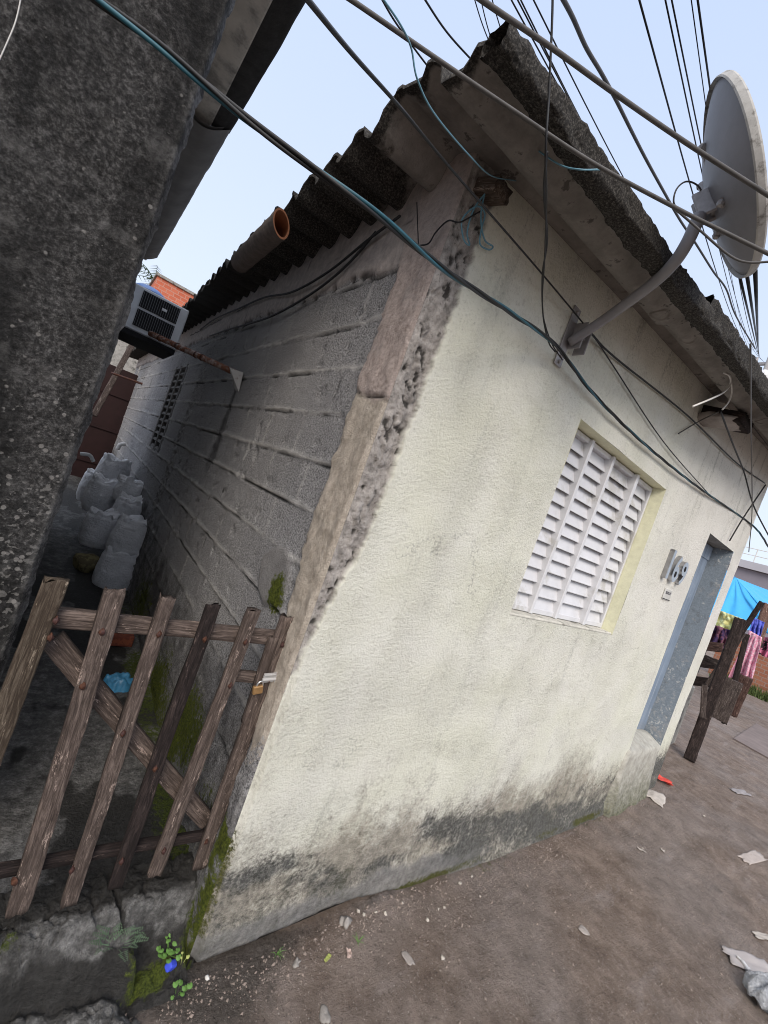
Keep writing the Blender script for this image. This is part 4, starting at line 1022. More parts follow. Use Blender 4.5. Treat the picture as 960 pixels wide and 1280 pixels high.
rm = ss(1.05, .75, np.hypot(lx, ly) + .5 * (fbm(lx * 2, ly * 2, 3, 3) - .5))
tag(grid('plastic_sheet', bl[0] + lx * .085, bl[1] + ly * .075, .118 + .045 * rm * (.4 + 1.2 * fbm(lx * 3, ly * 3, 3, 5)) - .03 * (1 - rm), simple('blue_plastic_film', (.055, .23, .40), .4, .5, 0, .25, 30), None), 'crumpled scrap of blue plastic lying on the alley floor behind the gate', 'plastic scrap')
br = at(152, 798, z=.15)
mb = MB()
for i in range(3):
    for j in (0, 1): pass
mb.box((br[0], br[1], .15), (.14, .10, .075), None, .004)
for i in range(3): mb.box((br[0] - .045 + i * .045, br[1] - .05, .15), (.032, .006, .05))
tag(mb.build('brick', mat_cloth('red_clay', (.22, .07, .04), (.15, .05, .035), 30), None), 'red hollow clay brick on the alley floor seen through the gate', 'brick')
# ------------------------------------------------------------------ far end of the alley
EY = 9.0
mg = thing('alley_gate', 'dark maroon sheet metal gate closing the far end of the alley', 'gate', (-.4, EY, .1))
MAR = simple('maroon_paint', (.016, .0045, .0045), .7, .3, 0, .3, 8)
g0, g1 = at(128, 452, y=EY), at(171, 463, y=EY)
mb = MB(); mb.box((-.42, EY, 1.25), (.88, .04, 2.35), bev=.004)
mb.build('panel', MAR, mg)
for zz_ in (.5, 1.2, 1.9): MB().box((-.42, EY - .03, zz_), (.86, .03, .05)).build('crossbar', MAR, mg)
pw_ = thing('end_wall', 'pale plastered wall end beyond the maroon gate at the end of the alley', 'wall', (.2, 9.4, 0))
mb = MB(); mb.box((.13, 9.3, 1.5), (.26, .2, 3.2), bev=.01); mb.build('wall', simple('pale_limewash', (.62, .58, .50), .9, .2, 0, .25, 9, .006, (.2, .18, .15)), pw_)
tag(plank('wooden_pole', at(117, 520, y=7.9), at(166, 430, y=8.2), .09, .08, (0, -1, 0), WOODO, None, 31), 'leaning pale wooden pole in front of the maroon gate', 'pole')
mb = MB(); mb.tube([at(139, 466, y=7.6), at(178, 480, y=7.6)], .02, 8); tag(mb.build('iron_bar', RUST, None), 'thin rusty iron bar sticking out across the maroon gate', 'bar')
mb = MB(); mb.tube(spline([at(147, 562, y=6.2), at(150, 556, y=6.2), at(157, 555, y=6.2)], 5), .028, 10); tag(mb.build('drain_elbow', WHITER, None, True), 'white plastic pipe elbow behind the rear sack by the block wall', 'pipe')
mb = MB(); mb.tube(spline([at(100, 567, y=5.2), at(112, 569, y=5.2), at(117, 577, y=5.2)], 5), .022, 10); tag(mb.build('plastic_pipe', simple('dull_white_pipe', (.32, .32, .31), .6), None, True), 'dull white bent pipe low against the dark building left of the sacks', 'pipe')
bk_ = thing('brick_house', 'red brick house rising behind the far end of the alley', 'house', (0, 15, 0))
BRK = mat_brick('red_brick', (.50, .115, .06), (.62, .19, .11), (.50, .30, .24))
c0, c1 = at(196, 362, y=15), at(243, 372, y=15)
mb = MB(); mb.box((float(c0[0]) + 1.6, 16.5, 3.0), (3.4, 3.0, float(at(203, 347, y=15)[2]) * 2 - 6.0 + .0), bev=0) if False else mb.box((float(c0[0]) + 1.5, 16.5, float(at(205, 349, y=15)[2]) / 2), (3.2, 3.0, float(at(205, 349, y=15)[2])))
mb.build('wall', BRK, bk_)
zt_ = float(at(205, 349, y=15)[2]); mb = MB(); mb.box((float(c0[0]) + 1.5, 16.5, zt_ + .04), (3.3, 3.1, .08)); mb.build('coping', CEMENT, bk_)
tk = thing('water_tank', 'blue plastic water tank on a roof behind the air conditioner', 'water tank', at(196, 375, y=13))
tcn = at(194, 372, y=13)
def lathe(mb, c, prof_, n=28):
    vs = [(c[0] + r * math.cos(2 * math.pi * k_ / n), c[1] + r * math.sin(2 * math.pi * k_ / n), c[2] + z_) for r, z_ in prof_ for k_ in range(n)]
    mb.add(vs, [(i * n + k_, i * n + (k_ + 1) % n, (i + 1) * n + (k_ + 1) % n, (i + 1) * n + k_) for i in range(len(prof_) - 1) for k_ in range(n)]); return mb
BLUEP = simple('blue_polyethylene', (.05, .10, .24), .5, .4)
mb = MB(); lathe(mb, (float(tcn[0]) - .16, 13, float(tcn[2]) - .72), [(.30, 0), (.36, .5), (.40, .66), (.43, .66), (.43, .74)]); mb.build('tank', BLUEP, tk, True)
mb = MB(); lathe(mb, (float(tcn[0]) - .16, 13, float(tcn[2]) - .72), [(.44, .74), (.43, .78), (.25, .88), (.01, .90)]); mb.build('lid', BLUEP, tk, True)
mb = MB(); mb.box((float(tcn[0]) - .3, 13, (float(tcn[2]) - .6) / 2), (1.2, .8, float(tcn[2]) - .6)); tag(mb.build('tank_tower', CEMENT, None), 'dull cement block under the blue tank at the alley end', 'wall')
# palm fronds far behind
def palm(px, py, y, label, seed, R_=.9):
    c = at(px, py, y=y); t = thing('palm_tree', label, 'palm tree', (float(c[0]), y, 0)); rg = random.Random(seed)
    mb = MB(); mb.tube([(float(c[0]), y, 0), (float(c[0]) + .1, y, float(c[2]) * .6), (float(c[0]), y, float(c[2]))], [.14, .11, .09], 9); mb.build('trunk', WOODO, t, True)
    mb = MB()
    for i in range(16):
        a = rg.uniform(0, 6.28); el = rg.uniform(-.1, 1.2); L = R_ * rg.uniform(.8, 1.2); pts = []
        for j in range(8):
            s_ = j / 7; pts.append(np.array([c[0] + math.cos(a) * L * s_ * math.cos(el), y + math.sin(a) * L * s_ * math.cos(el), c[2] + L * (s_ * math.sin(el) - .5 * s_ * s_)]))
        mb.tube(pts, .008, 4)
        for j in range(1, 8):
            for sg in (-1, 1):
                dv_ = np.array([-math.sin(a) * sg, math.cos(a) * sg, -.5]) * L * .28 * (1 - .5 * j / 8)
                p = pts[j]; q = p + dv_; o_ = (pts[j] - pts[j - 1]) * .25
                mb.add([p, p + o_, q], [(0, 1, 2)])
    mb.build('crown', simple('palm_leaf', (.05, .085, .03), .6, .3, 0, .3, 8), t)
palm(193, 352, 17, 'palm whose fronds show beside the dark eave above the water tank', 3, 1.1)
palm(141, 432, 17, 'palm showing below the air conditioner in the gap of sky', 6, 1.3)

# ------------------------------------------------------------------ CABLES
def wpx(pts, w_):
    dd = [float(RC[:, 2] @ (np.array(p) - CAM)) ** 2 / float(np.linalg.norm(np.array(p) - CAM)) for p in pts]
    return .9 * w_ / 2 * math.exp(sum(math.log(max(q, .3)) for q in dd) / len(dd)) / FPX
G_ = 'thin street wires running above the roof'
def cable(name, label, pts, w_, m, cat='cable', group=None, n=10, sides=7, thick_near=False):
    r = wpx(pts[:max(2, len(pts) // 5)] if group == G_ or thick_near else pts, w_); mb = MB(); mb.tube(spline(pts, n), r, sides); o = mb.build(name, m, None, True); tag(o, label, cat, group); return o
def hp(pts, d0, d1):
    P = np.array(pts, float); s_ = np.concatenate([[0], np.cumsum(np.hypot(*np.diff(P, axis=0).T))]); s_ /= s_[-1]
    return [at(px, py, d=1 / ((1 - t) / d0 + t / d1)) for (px, py), t in zip(pts, s_)]
cable('cable', 'thick grey cable crossing the sky and passing in front of the dish', hp([(560, -32), (605, 2), (690, 60), (773, 120), (860, 180), (960, 244), (1010, 276)], 1.15, 1.5), 10, GREYR, n=14, sides=10)
cable('cable', 'thick grey cable running in front of the roof corner and dish clamp', hp([(410, -18), (442, 2), (535, 66), (640, 137), (740, 203), (847, 261), (905, 290), (960, 317), (1010, 342)], 1.25, 1.45), 8.5, GREYR, n=14, sides=10)
cable('cable', 'thinner grey cable leaving the roof corner cable below the dish clamp', hp([(845, 262), (875, 288), (910, 318), (935, 328), (975, 326)], 1.46, 1.5), 4.5, GREYR)
# twisted drop cable
tp = [at(100, -18, y=-.18), at(122, 0, y=-.2), at(205, 62, y=-.25), at(310, 150, y=-.33), at(400, 216, y=-.40), at(480, 275, y=-.42), at(560, 340, y=-.33), at(640, 392, y=-.2), at(695, 432, y=-.10),
      at(740, 490, y=-.06), at(800, 550, y=-.05), at(870, 607, y=-.045), at(942, 658, y=-.04), at(965, 690, y=-.3), at(1000, 730, y=-.6)]
SPL = spline(tp, 26)
tw = thing('twisted_cable', 'twisted teal and black service cable sweeping across the whole facade', 'cable', tp[8])
for ph, m, r in ((0, TEALR, .0042), (2.1, BLACKR, .0040), (4.2, BLACKR, .0038)):
    pts = []; acc = 0
    for i, p in enumerate(SPL):
        q = SPL[min(i + 1, len(SPL) - 1)] - SPL[max(i - 1, 0)]; q /= np.linalg.norm(q)
        if i: acc += np.linalg.norm(p - SPL[i - 1])
        u_ = np.cross(q, [0, 0, 1.0]); u_ /= np.linalg.norm(u_); v_ = np.cross(q, u_)
        a = ph + acc * 9; pts.append(p + .0045 * (math.cos(a) * u_ + math.sin(a) * v_))
    mb = MB(); mb.tube(pts, r, 8); mb.build('strand', m, tw, True)
vt = [(691, -15), (690, 30), (686, 120), (682, 190), (683, 250), (681, 320), (678, 370), (680, 400), (690, 430), (703, 450)]
cable('wire', 'doubled black wire hanging straight down past the roof edge to the dish bracket', [at(px, py, y=-.52 if py < 200 else -.52 + .46 * (py - 200) / 250) for px, py in vt], 3.2, BLACKR, 'wire')
cable('wire', 'slack black wire beside the doubled one, looping to the wall bracket', [at(px + 2, py, y=-.5 if py < 200 else -.5 + .455 * (py - 200) / 250) for px, py in [(682, 190), (678, 240), (682, 300), (676, 345), (677, 395), (684, 428), (692, 440)]], 3.0, BLACKR, 'wire')
cable('wire', 'black wire from the top edge slanting down across the front wall to its right end', [at(375, -12, y=-.75), at(440, 67, y=-.62), at(505, 140, y=-.48), at(567, 215, y=-.3), at(673, 337, y=-.1), at(740, 418, y=-.06), at(765, 455, y=-.04), at(830, 553, y=-.035), at(888, 620, y=-.035)], 3.6, BLACKR, 'wire')
cable('wire', 'black wire branching behind the dish bracket towards the far roof corner', [at(738, 416, y=-.055), at(770, 448, y=-.04), at(860, 520, y=-.035), at(920, 578, y=-.035), at(956, 604, y=-.03)], 2.6, BLACKR, 'wire')
cable('wire', 'black wire dropping under the soffit to the clamp at the roof corner', hp([(525, -10), (560, 42), (605, 92), (640, 135), (662, 178)], 1.6, 2.0), 3.4, BLACKR, 'wire')
cable('wire', 'black wire running beneath the soffit from the corner clamp along the verge', [at(662, 180, y=-.2), at(690, 195, y=-.22), at(760, 265, y=-.23), at(850, 365, y=-.24), at(903, 470, y=-.25), at(945, 520, y=-.25)], 3.4, BLACKR, 'wire')
cable('wire', 'thin wire close to the wall under the soffit, sagging to the right', [at(672, 190, y=-.12), at(720, 255, y=-.12), at(800, 350, y=-.11), at(860, 425, y=-.1), at(920, 505, y=-.1), at(962, 560, y=-.1)], 2.0, BLACKR, 'wire')
cable('wire', 'black wire crossing left of the roof corner behind the thick cable', hp([(472, -10), (500, 36), (552, 103), (590, 130), (650, 176)], 1.7, 2.0), 3.4, BLACKR, 'wire')
cable('wire', 'pale teal wire looping from the sky to the roof corner', [at(474, -8, y=-.5), at(500, 30, y=-.48), at(514, 60, y=-.46), at(522, 100, y=-.45), at(545, 145, y=-.42), at(590, 198, y=-.3), at(615, 220, y=-.15), at(645, 226, y=-.05)], 3.2, TEALL, 'wire')
cable('wire', 'pale teal wire coiled in loose loops on the corner of the wall', [at(px, py, y=-.035) for px, py in [(612, 218), (604, 250), (601, 275), (606, 300), (616, 308), (611, 312), (600, 305), (602, 285), (606, 268), (598, 258), (585, 265), (577, 278), (580, 300), (587, 306), (584, 290), (592, 262), (608, 240), (622, 222)]], 2.8, TEALL, 'wire')
cable('wire', 'teal tail of wire resting under the verge above the dish arm', [at(668, 185, y=-.25), at(700, 206, y=-.38), at(725, 212, y=-.46), at(750, 212, y=-.48)], 3.0, TEALL, 'wire')
cable('wire', 'black wire hanging in a curve from the roof corner onto the pink plaster strip', [at(604, 262, y=-.03), at(590, 270, y=-.04), at(574, 278, x=-.03), at(560, 276, x=-.03), at(545, 290, x=-.03), at(536, 304, x=-.025), at(524, 307, x=-.02)], 2.6, BLACKR, 'wire')
cable('wire', 'thin wire rising straight to the eave at the top of the side wall', [at(523, 308, x=-.02), at(522, 280, x=-.02), at(521, 253, x=-.05)], 2.0, BLACKR, 'wire')
cable('wire', 'black wire clipped along the top of the block wall under the eave', [at(px, py, x=-.03) for px, py in [(470, 290), (430, 335), (385, 370), (340, 395), (310, 405), (285, 412), (262, 420)]], 3.2, BLACKR, 'wire')
cable('wire', 'slack black wire sagging below the eave along the block wall', [at(px, py, x=-.035) for px, py in [(500, 270), (460, 300), (410, 340), (365, 365), (330, 372), (300, 385), (270, 398), (250, 412)]], 3.0, BLACKR, 'wire')
cable('wire', 'thin white wire dangling in front of the dark left wall', [at(28, -12, y=.30), at(20, 25, y=.30), at(8, 55, y=.30), at(-8, 90, y=.30)], 3.0, WHITER, 'wire')
cable('cable', 'white cable end curling out below the verge near the right roof corner', [at(px, py, y=-.30) for px, py in [(905, 466), (912, 470), (913, 480), (905, 490), (890, 498), (866, 508)]], 3.4, WHITER)
cable('cable', 'second white cable end looping beside the first under the verge', [at(px, py, y=-.28) for px, py in [(914, 478), (915, 490), (911, 502), (903, 512)]], 2.8, WHITER)
cable('wire', 'thin wire stub sticking out of the wall below the white cable ends', [at(848, 542, y=-.03), at(875, 526, y=-.05), at(898, 515, y=-.2)], 2.2, GREYR, 'wire')
cable('wire', 'black wire falling from the white cable ends towards the right wall edge', [at(901, 515, y=-.26), at(916, 555, y=-.2), at(930, 590, y=-.12), at(942, 632, y=-.2), at(962, 672, y=-.3)], 2.6, BLACKR, 'wire')
cable('wire', 'short dark wire crossing the upper right end of the facade', [at(912, 676, y=-.04), at(930, 646, y=-.06), at(957, 606, y=-.1)], 2.4, BLACKR, 'wire')
cable('wire', 'thin grey wire hanging plumb at the far right end of the facade', [at(938, 430, y=-.7), at(939, 540, y=-.5), at(940, 640, y=-.3), at(936, 690, y=-.3)], 2.0, GREYR, 'wire')
# long street wires above the roof, running to the far pole
G_ = 'thin street wires running above the roof'
LB = 'thin black wire in the bundle passing over the roof behind the verge'
for i, (a, b, d1) in enumerate((((592, -5), (665, 110), 4.5), ((600, -5), (672, 125), 4.5), ((613, -8), (704, 145), 5), ((636, -6), (876, 390), 9), ((643, -8), (884, 402), 9), ((648, -6), (868, 372), 9), ((663, -8), (880, 385), 9.5))):
    P0, P1 = at(*a, d=3.4), at(*b, d=d1)
    pts = [P0 + (P1 - P0) * t - np.array([0, 0, .10 * 4 * t * (1 - t) * (1 + .2 * (i % 3))]) for t in np.linspace(0, 1, 9)]
    cable('wire', LB, pts, 3.0 if i > 2 else 2.6, BLACKR, 'wire', G_, 3, 6)
for a, b, r, lb in (((797, -8), (946, 447), 4.0, 'leftmost of the straight black wires crossing the sky left of the dish'),
                    ((830, -8), (950, 455), 3.2, 'left one of the close pair of wires running down behind the dish'),
                    ((838, -8), (953, 450), 3.2, 'right one of the close pair of wires running down behind the dish'),
                    ((863, -8), (944, 440), 2.2, 'thinnest wire coming down behind the top of the dish'),
                    ((871, -8), (955, 452), 4.0, 'rightmost black wire meeting the top of the dish')):
    P0, P1 = at(*a, d=2.6), at(*b, d=17)
    cable('wire', lb, [P0 + (P1 - P0) * t - np.array([0, 0, .25 * 4 * t * (1 - t)]) for t in np.linspace(0, 1, 14)], r, BLACKR, 'wire', None, 3, 6, True)
cable('cable', 'wavy twisted grey wire crossing the sky between roof and dish', hp([(700, -8), (716, 22), (733, 60), (752, 92), (770, 125), (790, 165), (808, 200), (830, 240), (850, 275), (870, 305), (892, 340), (908, 362), (920, 395), (944, 436)], 2.4, 9), 5.0, GREYR)
cable('wire', 'thin wire curling up behind the dish clamp', [at(px, py, y=-.48) for px, py in [(884, 254), (873, 233), (858, 227), (846, 236), (842, 252), (848, 264)]], 3.2, GREYR, 'wire')
for i, (a, b) in enumerate((((924, 342), (947, 440)), ((934, 345), (949, 445)), ((944, 338), (948, 442)))):
    lb = ('left', 'middle', 'right')[i]
    cable('wire', lb + ' one of the three thin wires descending below the dish rim', hp([a, b], 2.6, 15), 2.2 + .5 * i, BLACKR, 'wire')
cb = thing('wire_clamp', 'black wire clamp hanging from the rafter end at the roof corner', 'clamp', at(664, 200, y=-.17))
c = at(664, 198, y=-.17)
mb = MB(); mb.box(c, (.03, .03, .075), None, .005); mb.box(c + np.array([.02, -.01, -.005]), (.065, .025, .022), np.array(Euler((0, .5, 0)).to_matrix()), .004); mb.box(c + np.array([.0, -.005, .06]), (.012, .012, .07), None, .002); mb.build('body', BLACK, cb)

# ------------------------------------------------------------------ far right: neighbours' yard
lw = thing('yard_wall', 'low stained cement wall just beyond the house end', 'wall', (5.6, .25, 0))
mb = MB(); mb.box((5.7, .42, .36), (1.3, .12, .86), np.array(Euler((0, 0, math.radians(3))).to_matrix()), .012); mb.build('wall', CEMENT, lw)
def board(name, p0, p1, wd, th, label, m=WOODD, seed=0, cat='post', group=None, nrm=(-1, -.3, 0)):
    o = plank(name, p0, p1, wd, th, nrm, m, None, seed, .004); tag(o, label, cat, group); return o
board('leaning_post', at(861, 950, x=5.95), at(926, 773, x=6.15), .115, .07, 'tall dark post leaning beside the path right of the blue door', WOODD, 41)
board('fence_post', at(905, 905, x=7.0), at(934, 792, x=7.0), .06, .06, 'thin dark post standing behind the tall leaning post', WOODD, 42)
board('fence_post', at(921, 800, x=6.6), at(953, 752, x=6.6), .055, .05, 'short black stick poking up against the blue tarpaulin', WOODD, 43)
board('plank', at(885, 858, x=6.6), at(927, 790, x=6.6), .09, .03, 'pale grey plank slanting behind the tall leaning post', WOODO, 44, 'plank')
board('plank', at(876, 820, x=6.3), at(907, 833, x=6.3), .08, .05, 'rough horizontal rail nailed to the leaning post', WOODO, 45, 'plank')
board('plank', at(878, 898, x=5.9), at(881, 855, x=5.9), .06, .03, 'short pale pointed stake below the rail', WOODO, 46, 'stake')
board('plank', at(897, 900, x=6.9), at(918, 850, x=6.9), .20, .03, 'grey board leaning at the foot of the dark posts', WOODO, 47, 'plank')
board('fence_post', at(912, 893, x=7.8), at(933, 845, x=7.8), .16, .12, 'stout reddish brown stump behind the grey board', mat_wood('stump_wood', (.06, .032, .026), (.17, .11, .09)), 48)
board('fence_post', at(925, 858, x=9.4), at(962, 755, x=9.4), .16, .12, 'brown weathered post to the right of the pink dress', mat_wood('reddish_post', (.16, .09, .07), (.34, .23, .19)), 49)
for i, (py, lb) in enumerate(((800, 'upper'), (822, 'middle'), (846, 'lower'))):
    board('plank', at(862, py + 4, x=7.4), at(905, py + 10, x=7.4), .14, .03, lb + ' dark board of the stacked timber behind the posts', mat_wood('stack_wood', (.06, .035, .03), (.16, .10, .085)) if i == 0 else WOODD, 50 + i, 'plank')
def drape(name, quad, label, cat, m, seed, amp=.05, depth=.0):
    a, b, c, e = [np.array(p) for p in quad]; u_, v_ = np.meshgrid(np.linspace(0, 1, 34), np.linspace(0, 1, 34), indexing='ij')
    P = [(a[i] * (1 - u_) + b[i] * u_) * (1 - v_) + (e[i] * (1 - u_) + c[i] * u_) * v_ for i in range(3)]
    f_ = (np.sin(u_ * 19 + 3 * fbm(u_ * 2, v_, 2, seed) * 3) * v_ + fbm(u_ * 5, v_ * 3, 3, seed) * 1.5 - .7) * amp
    edge_ = .04 * (fbm(u_ * 6, v_ * 0, 3, seed) - .5) * v_ * 4
    o = grid(name, P[0] + f_, P[1] + f_ * .2, P[2] + edge_ * amp * 8, m)
    md = o.modifiers.new('thick', 'SOLIDIFY'); md.thickness = .006
    return tag(o, label, cat)
X1 = 8.2
PINK = mat_cloth('pink_floral_cotton', (.62, .26, .36), (.70, .48, .54), 38, .52)
drape('dress', [at(937, 788, x=X1), at(953, 797, x=X1), at(938, 858, x=X1), at(910, 846, x=X1)], 'pink patterned dress hung out to dry beside the posts', 'dress', PINK, 3, .05)
drape('cloth', [at(897, 762, x=8.6), at(932, 775, x=8.6), at(925, 798, x=8.6), at(890, 785, x=8.6)], 'yellow and green striped cloth hanging over the timber stack', 'cloth', mat_cloth('yellow_green_cloth', (.52, .50, .22), (.62, .68, .40), 9), 4, .10)
drape('cloth', [at(890, 780, x=8.0), at(914, 788, x=8.0), at(908, 812, x=8.0), at(884, 800, x=8.0)], 'dark purple cloth bundled on the timber stack below the yellow one', 'cloth', mat_cloth('purple_cloth', (.05, .03, .075), (.16, .07, .10), 7), 5, .08)
drape('cloth', [at(955, 796, x=12), at(975, 800, x=12), at(972, 825, x=12), at(948, 818, x=12)], 'pink and dark garment hanging further off at the right edge', 'cloth', mat_cloth('pink_dark_cloth', (.60, .18, .30), (.04, .03, .04), 8, .55), 6, .06)
drape('cloth', [at(942, 772, x=9.2), at(956, 778, x=9.2), at(950, 798, x=9.2), at(936, 790, x=9.2)], 'small blue violet cloth hanging just above the pink dress', 'cloth', simple('violet_cloth', (.10, .12, .50), .8), 7, .05)
# tarpaulin shelter
TARP = simple('blue_tarpaulin', (.030, .33, .64), .45, .4, 0, .10, 5)
ta = thing('tarpaulin', 'bright blue tarpaulin stretched as a tent roof behind the house', 'tarpaulin', at(915, 760, x=12))
ap = at(920, 722, x=12.5); 
def tri(name, a, b, c, seed):
    N_ = 30; u_, v_ = np.meshgrid(np.linspace(0, 1, N_), np.linspace(0, 1, N_), indexing='ij')
    P = [a[i] + (b[i] - a[i]) * u_ * (1 - v_) + (c[i] - a[i]) * u_ * v_ for i in range(3)]
    f_ = (.12 * np.sin(v_ * 22 + 3 * vn(v_ * 6, u_ * 2, seed)) * u_ + .12 * (fbm(u_ * 4, v_ * 5, 3, seed) - .5)) * ss(0, .15, u_)
    o = grid(name, P[0] - f_ * .6, P[1], P[2] - f_ * .25 - .25 * np.sin(v_ * np.pi) * u_ * .4, TARP, ta)
    md = o.modifiers.new('thick', 'SOLIDIFY'); md.thickness = .01; return o
tri('tarp_panel', ap, at(868, 764, x=11), at(985, 795, x=11), 2)
tri('tarp_panel', ap, at(985, 795, x=11), at(992, 750, x=16), 4)
tri('tarp_panel', ap, at(868, 764, x=11), at(890, 700, x=16), 5)
mb = MB(); mb.box((13.5, 3.6, .65), (4.5, 2.0, 1.3)); tag(mb.build('shed', simple('dark_shed_wall', (.05, .045, .045), .9), None), 'dark low shed under the blue tarpaulin', 'shed')
# brick wall and grass
bw = thing('brick_wall', 'low red brick wall at the far right end of the path', 'wall', (17, 1.6, 0))
mb = MB(); mb.box((17.2, 0.6, .72), (.18, 4.2, 1.55)); mb.build('wall', mat_brick('orange_brick', (.33, .12, .07), (.42, .18, .11), (.35, .28, .24), 2), bw)
rg = random.Random(4); mb = MB()
for i in range(1600):
    x_ = rg.uniform(16.0, 17.0); y_ = rg.uniform(-1.4, 2.4); hh = rg.uniform(.1, .35); a = rg.uniform(0, 6.28); w_ = .02
    z_ = float(gz(np.array(x_), np.array(y_)))
    mb.add([(x_ - w_ * math.cos(a), y_ - w_ * math.sin(a), z_), (x_ + w_ * math.cos(a), y_ + w_ * math.sin(a), z_), (x_ + rg.uniform(-.1, .1), y_ + rg.uniform(-.1, .1), z_ + hh)], [(0, 1, 2)])
tag(mb.build('grass', simple('grass_blade', (.07, .10, .03), .7, .2, 0, .4, 3), None), 'strip of rough grass growing below the red brick wall', 'grass', None, 'stuff')
# far grey building
fb = thing('far_building', 'pale grey flat roofed building with a rail, far behind the tarpaulin', 'building', (40, 14, 0))
pT = at(935, 700, x=40)
GREYB = simple('grey_roofing', (.24, .22, .25), .8, .2, 0, .12, .6)
zt_ = float(at(930, 700, x=40)[2])
mb = MB(); mb.box((46, 8, zt_ / 2 - .3), (12, 26, zt_ - .6)); mb.build('wall', GREYB, fb)
mb = MB(); mb.box((46, 8, zt_ - .3), (12.6, 26.6, .55)); mb.build('roof', simple('pale_roofing', (.42, .41, .44), .8, .2, 0, .1, .5), fb)
mb = MB()
for yy_ in np.arange(-4.5, 21, 1.2): mb.tube([(40, yy_, zt_), (40, yy_, zt_ + 1.0)], .035, 5)
for q in (.5, 1.0): mb.tube([(40, -4.5, zt_ + q), (40, 21, zt_ + q)], .03, 5)
mb.build('railing', WHITER, fb)
# far utility pole with fittings
up0 = at(956, 470, d=18)
upo = thing('utility_pole', 'grey utility pole with a white fitting at the far right where the wires gather', 'utility pole', (float(up0[0]), float(up0[1]), 0))
mb = MB(); mb.tube([(up0[0], up0[1], 0), (up0[0], up0[1], up0[2] + 1.2)], [.14, .10], 12); mb.build('shaft', simple('pole_concrete', (.30, .29, .28), .9), upo, True)
mb = MB(); mb.box((up0[0], up0[1], up0[2] + .4), (.08, 1.6, .08)); 
for yy_ in (-.7, -.35, .35, .7): mb.tube([(up0[0], up0[1] + yy_, up0[2] + .44), (up0[0], up0[1] + yy_, up0[2] + .62)], [.05, .03], 8)
mb.build('crossarm', STEEL, upo)
mb = MB(); lump(mb, (up0[0] - .2, up0[1], up0[2] - .2), .3, 3, (.6, .6, 1), 14, .05); mb.build('lamp_housing', WMET, upo, True)
# lid-like concrete slab set into the path on the right
for quad, label in (([(917, 924), (960, 948), (990, 930), (945, 905)], 'dark flat concrete cover slab lying in the path on the right'),):
    ps = [at(a, b, z=.02) for a, b in quad]; mb = MB(); t_ = .03
    mb.add([p + np.array([0, 0, -.02]) for p in ps] + [p + np.array([0, 0, t_ * .5]) for p in ps], [(4, 5, 6, 7), (0, 1, 5, 4), (1, 2, 6, 5), (2, 3, 7, 6), (3, 0, 4, 7)])
    tag(mb.build('cover_slab', simple('dark_wet_slab', (.17, .135, .122), .75, .3, 0, .3, 6, .004), None), label, 'slab')

# ------------------------------------------------------------------ stones, litter, weeds
STONE = simple('grey_pebble', (.25, .23, .21), .8, .3, 0, .3, 60, .002)
def stone(px, py, r, label, seed, m=STONE, sq=(1.1, .9, .7)):
    p = at(px, py, z=-.06); z_ = float(gz(np.array(p[0]), np.array(p[1]))); p = at(px, py, z=z_ + r * .3)
    mb = MB(); lump(mb, p, r, seed, sq, 18, .55); return tag(mb.build('stone', m, None, True), label, 'stone')
stone(432, 1152, .022, 'egg shaped grey stone at the foot of the wall near the dark corner', 3)
stone(371, 1204, .014, 'small brownish stone on the path below the dark wall foot', 4)
stone(510, 1197, .020, 'flat pale stone pressed into the middle of the path', 5, simple('pale_stone', (.27, .24, .22), .85, .2, 0, .35, 70, .003), (1.3, .9, .14))
stone(730, 1163, .022, 'whitish smear of stone flush with the path', 6, simple('whitish_stone', (.31, .275, .25), .85, .2, 0, .35, 70, .003), (1.2, 1, .12))
stone(405, 1268, .022, 'bluish grey stone at the bottom edge of the picture', 7, STONE, (1.1, .9, .3))
stone(259, 1222, .007, 'tiny white pebble beside the mossy threshold', 8, WHITER)
stone(152, 1222, .016, 'pale shard of stone below the moss patch', 9)
G2 = 'small pale pebbles on the path'
rgp = random.Random(12)
for px, py in ((448, 1139), (455, 1143), (470, 1140), (482, 1141), (503, 1128), (534, 1150), (548, 1136), (555, 1134), (553, 1198), (600, 1120), (620, 1072), (640, 1060), (735, 1020), (745, 1015), (803, 1060), (880, 1020), (590, 1095), (575, 1104)):
    o = stone(px, py, rgp.uniform(.005, .009), 'small pale pebble lying on the brown path', rgp.randint(0, 99), simple('pale_pebble', (.42, .38, .33), .8) if 'pale_pebble' not in bpy.data.materials else bpy.data.materials['pale_pebble']); o['group'] = G2
mb = MB(); rgn = np.random.default_rng(5)
for i in range(7500):
    if i < 2600: x_ = rgn.uniform(-.1, 4.2); y_ = -abs(rgn.normal(0, .10)) - .04
    else: x_ = rgn.uniform(-.6, 5.5); y_ = rgn.uniform(-1.6, -.05)
    r = min(.009, abs(rgn.normal(0, .0026)) ** 1.0 + .0013); z_ = float(gz(np.array(x_), np.array(y_)))
    s_ = [rgn.uniform(.6, 1.3) * r for _ in range(3)]
    mb.add([(x_ + s_[0], y_, z_), (x_, y_ + s_[1], z_), (x_ - s_[0], y_, z_), (x_, y_ - s_[1], z_), (x_ + s_[0] * .2, y_, z_ + s_[2])], [(0, 1, 4), (1, 2, 4), (2, 3, 4), (3, 0, 4)])
tag(mb.build('gravel', simple('gravel_grit', (.21, .17, .145), .85, .2, 0, .5, 9), None), 'scattered fine grit on the earth path', 'gravel', None, 'stuff')
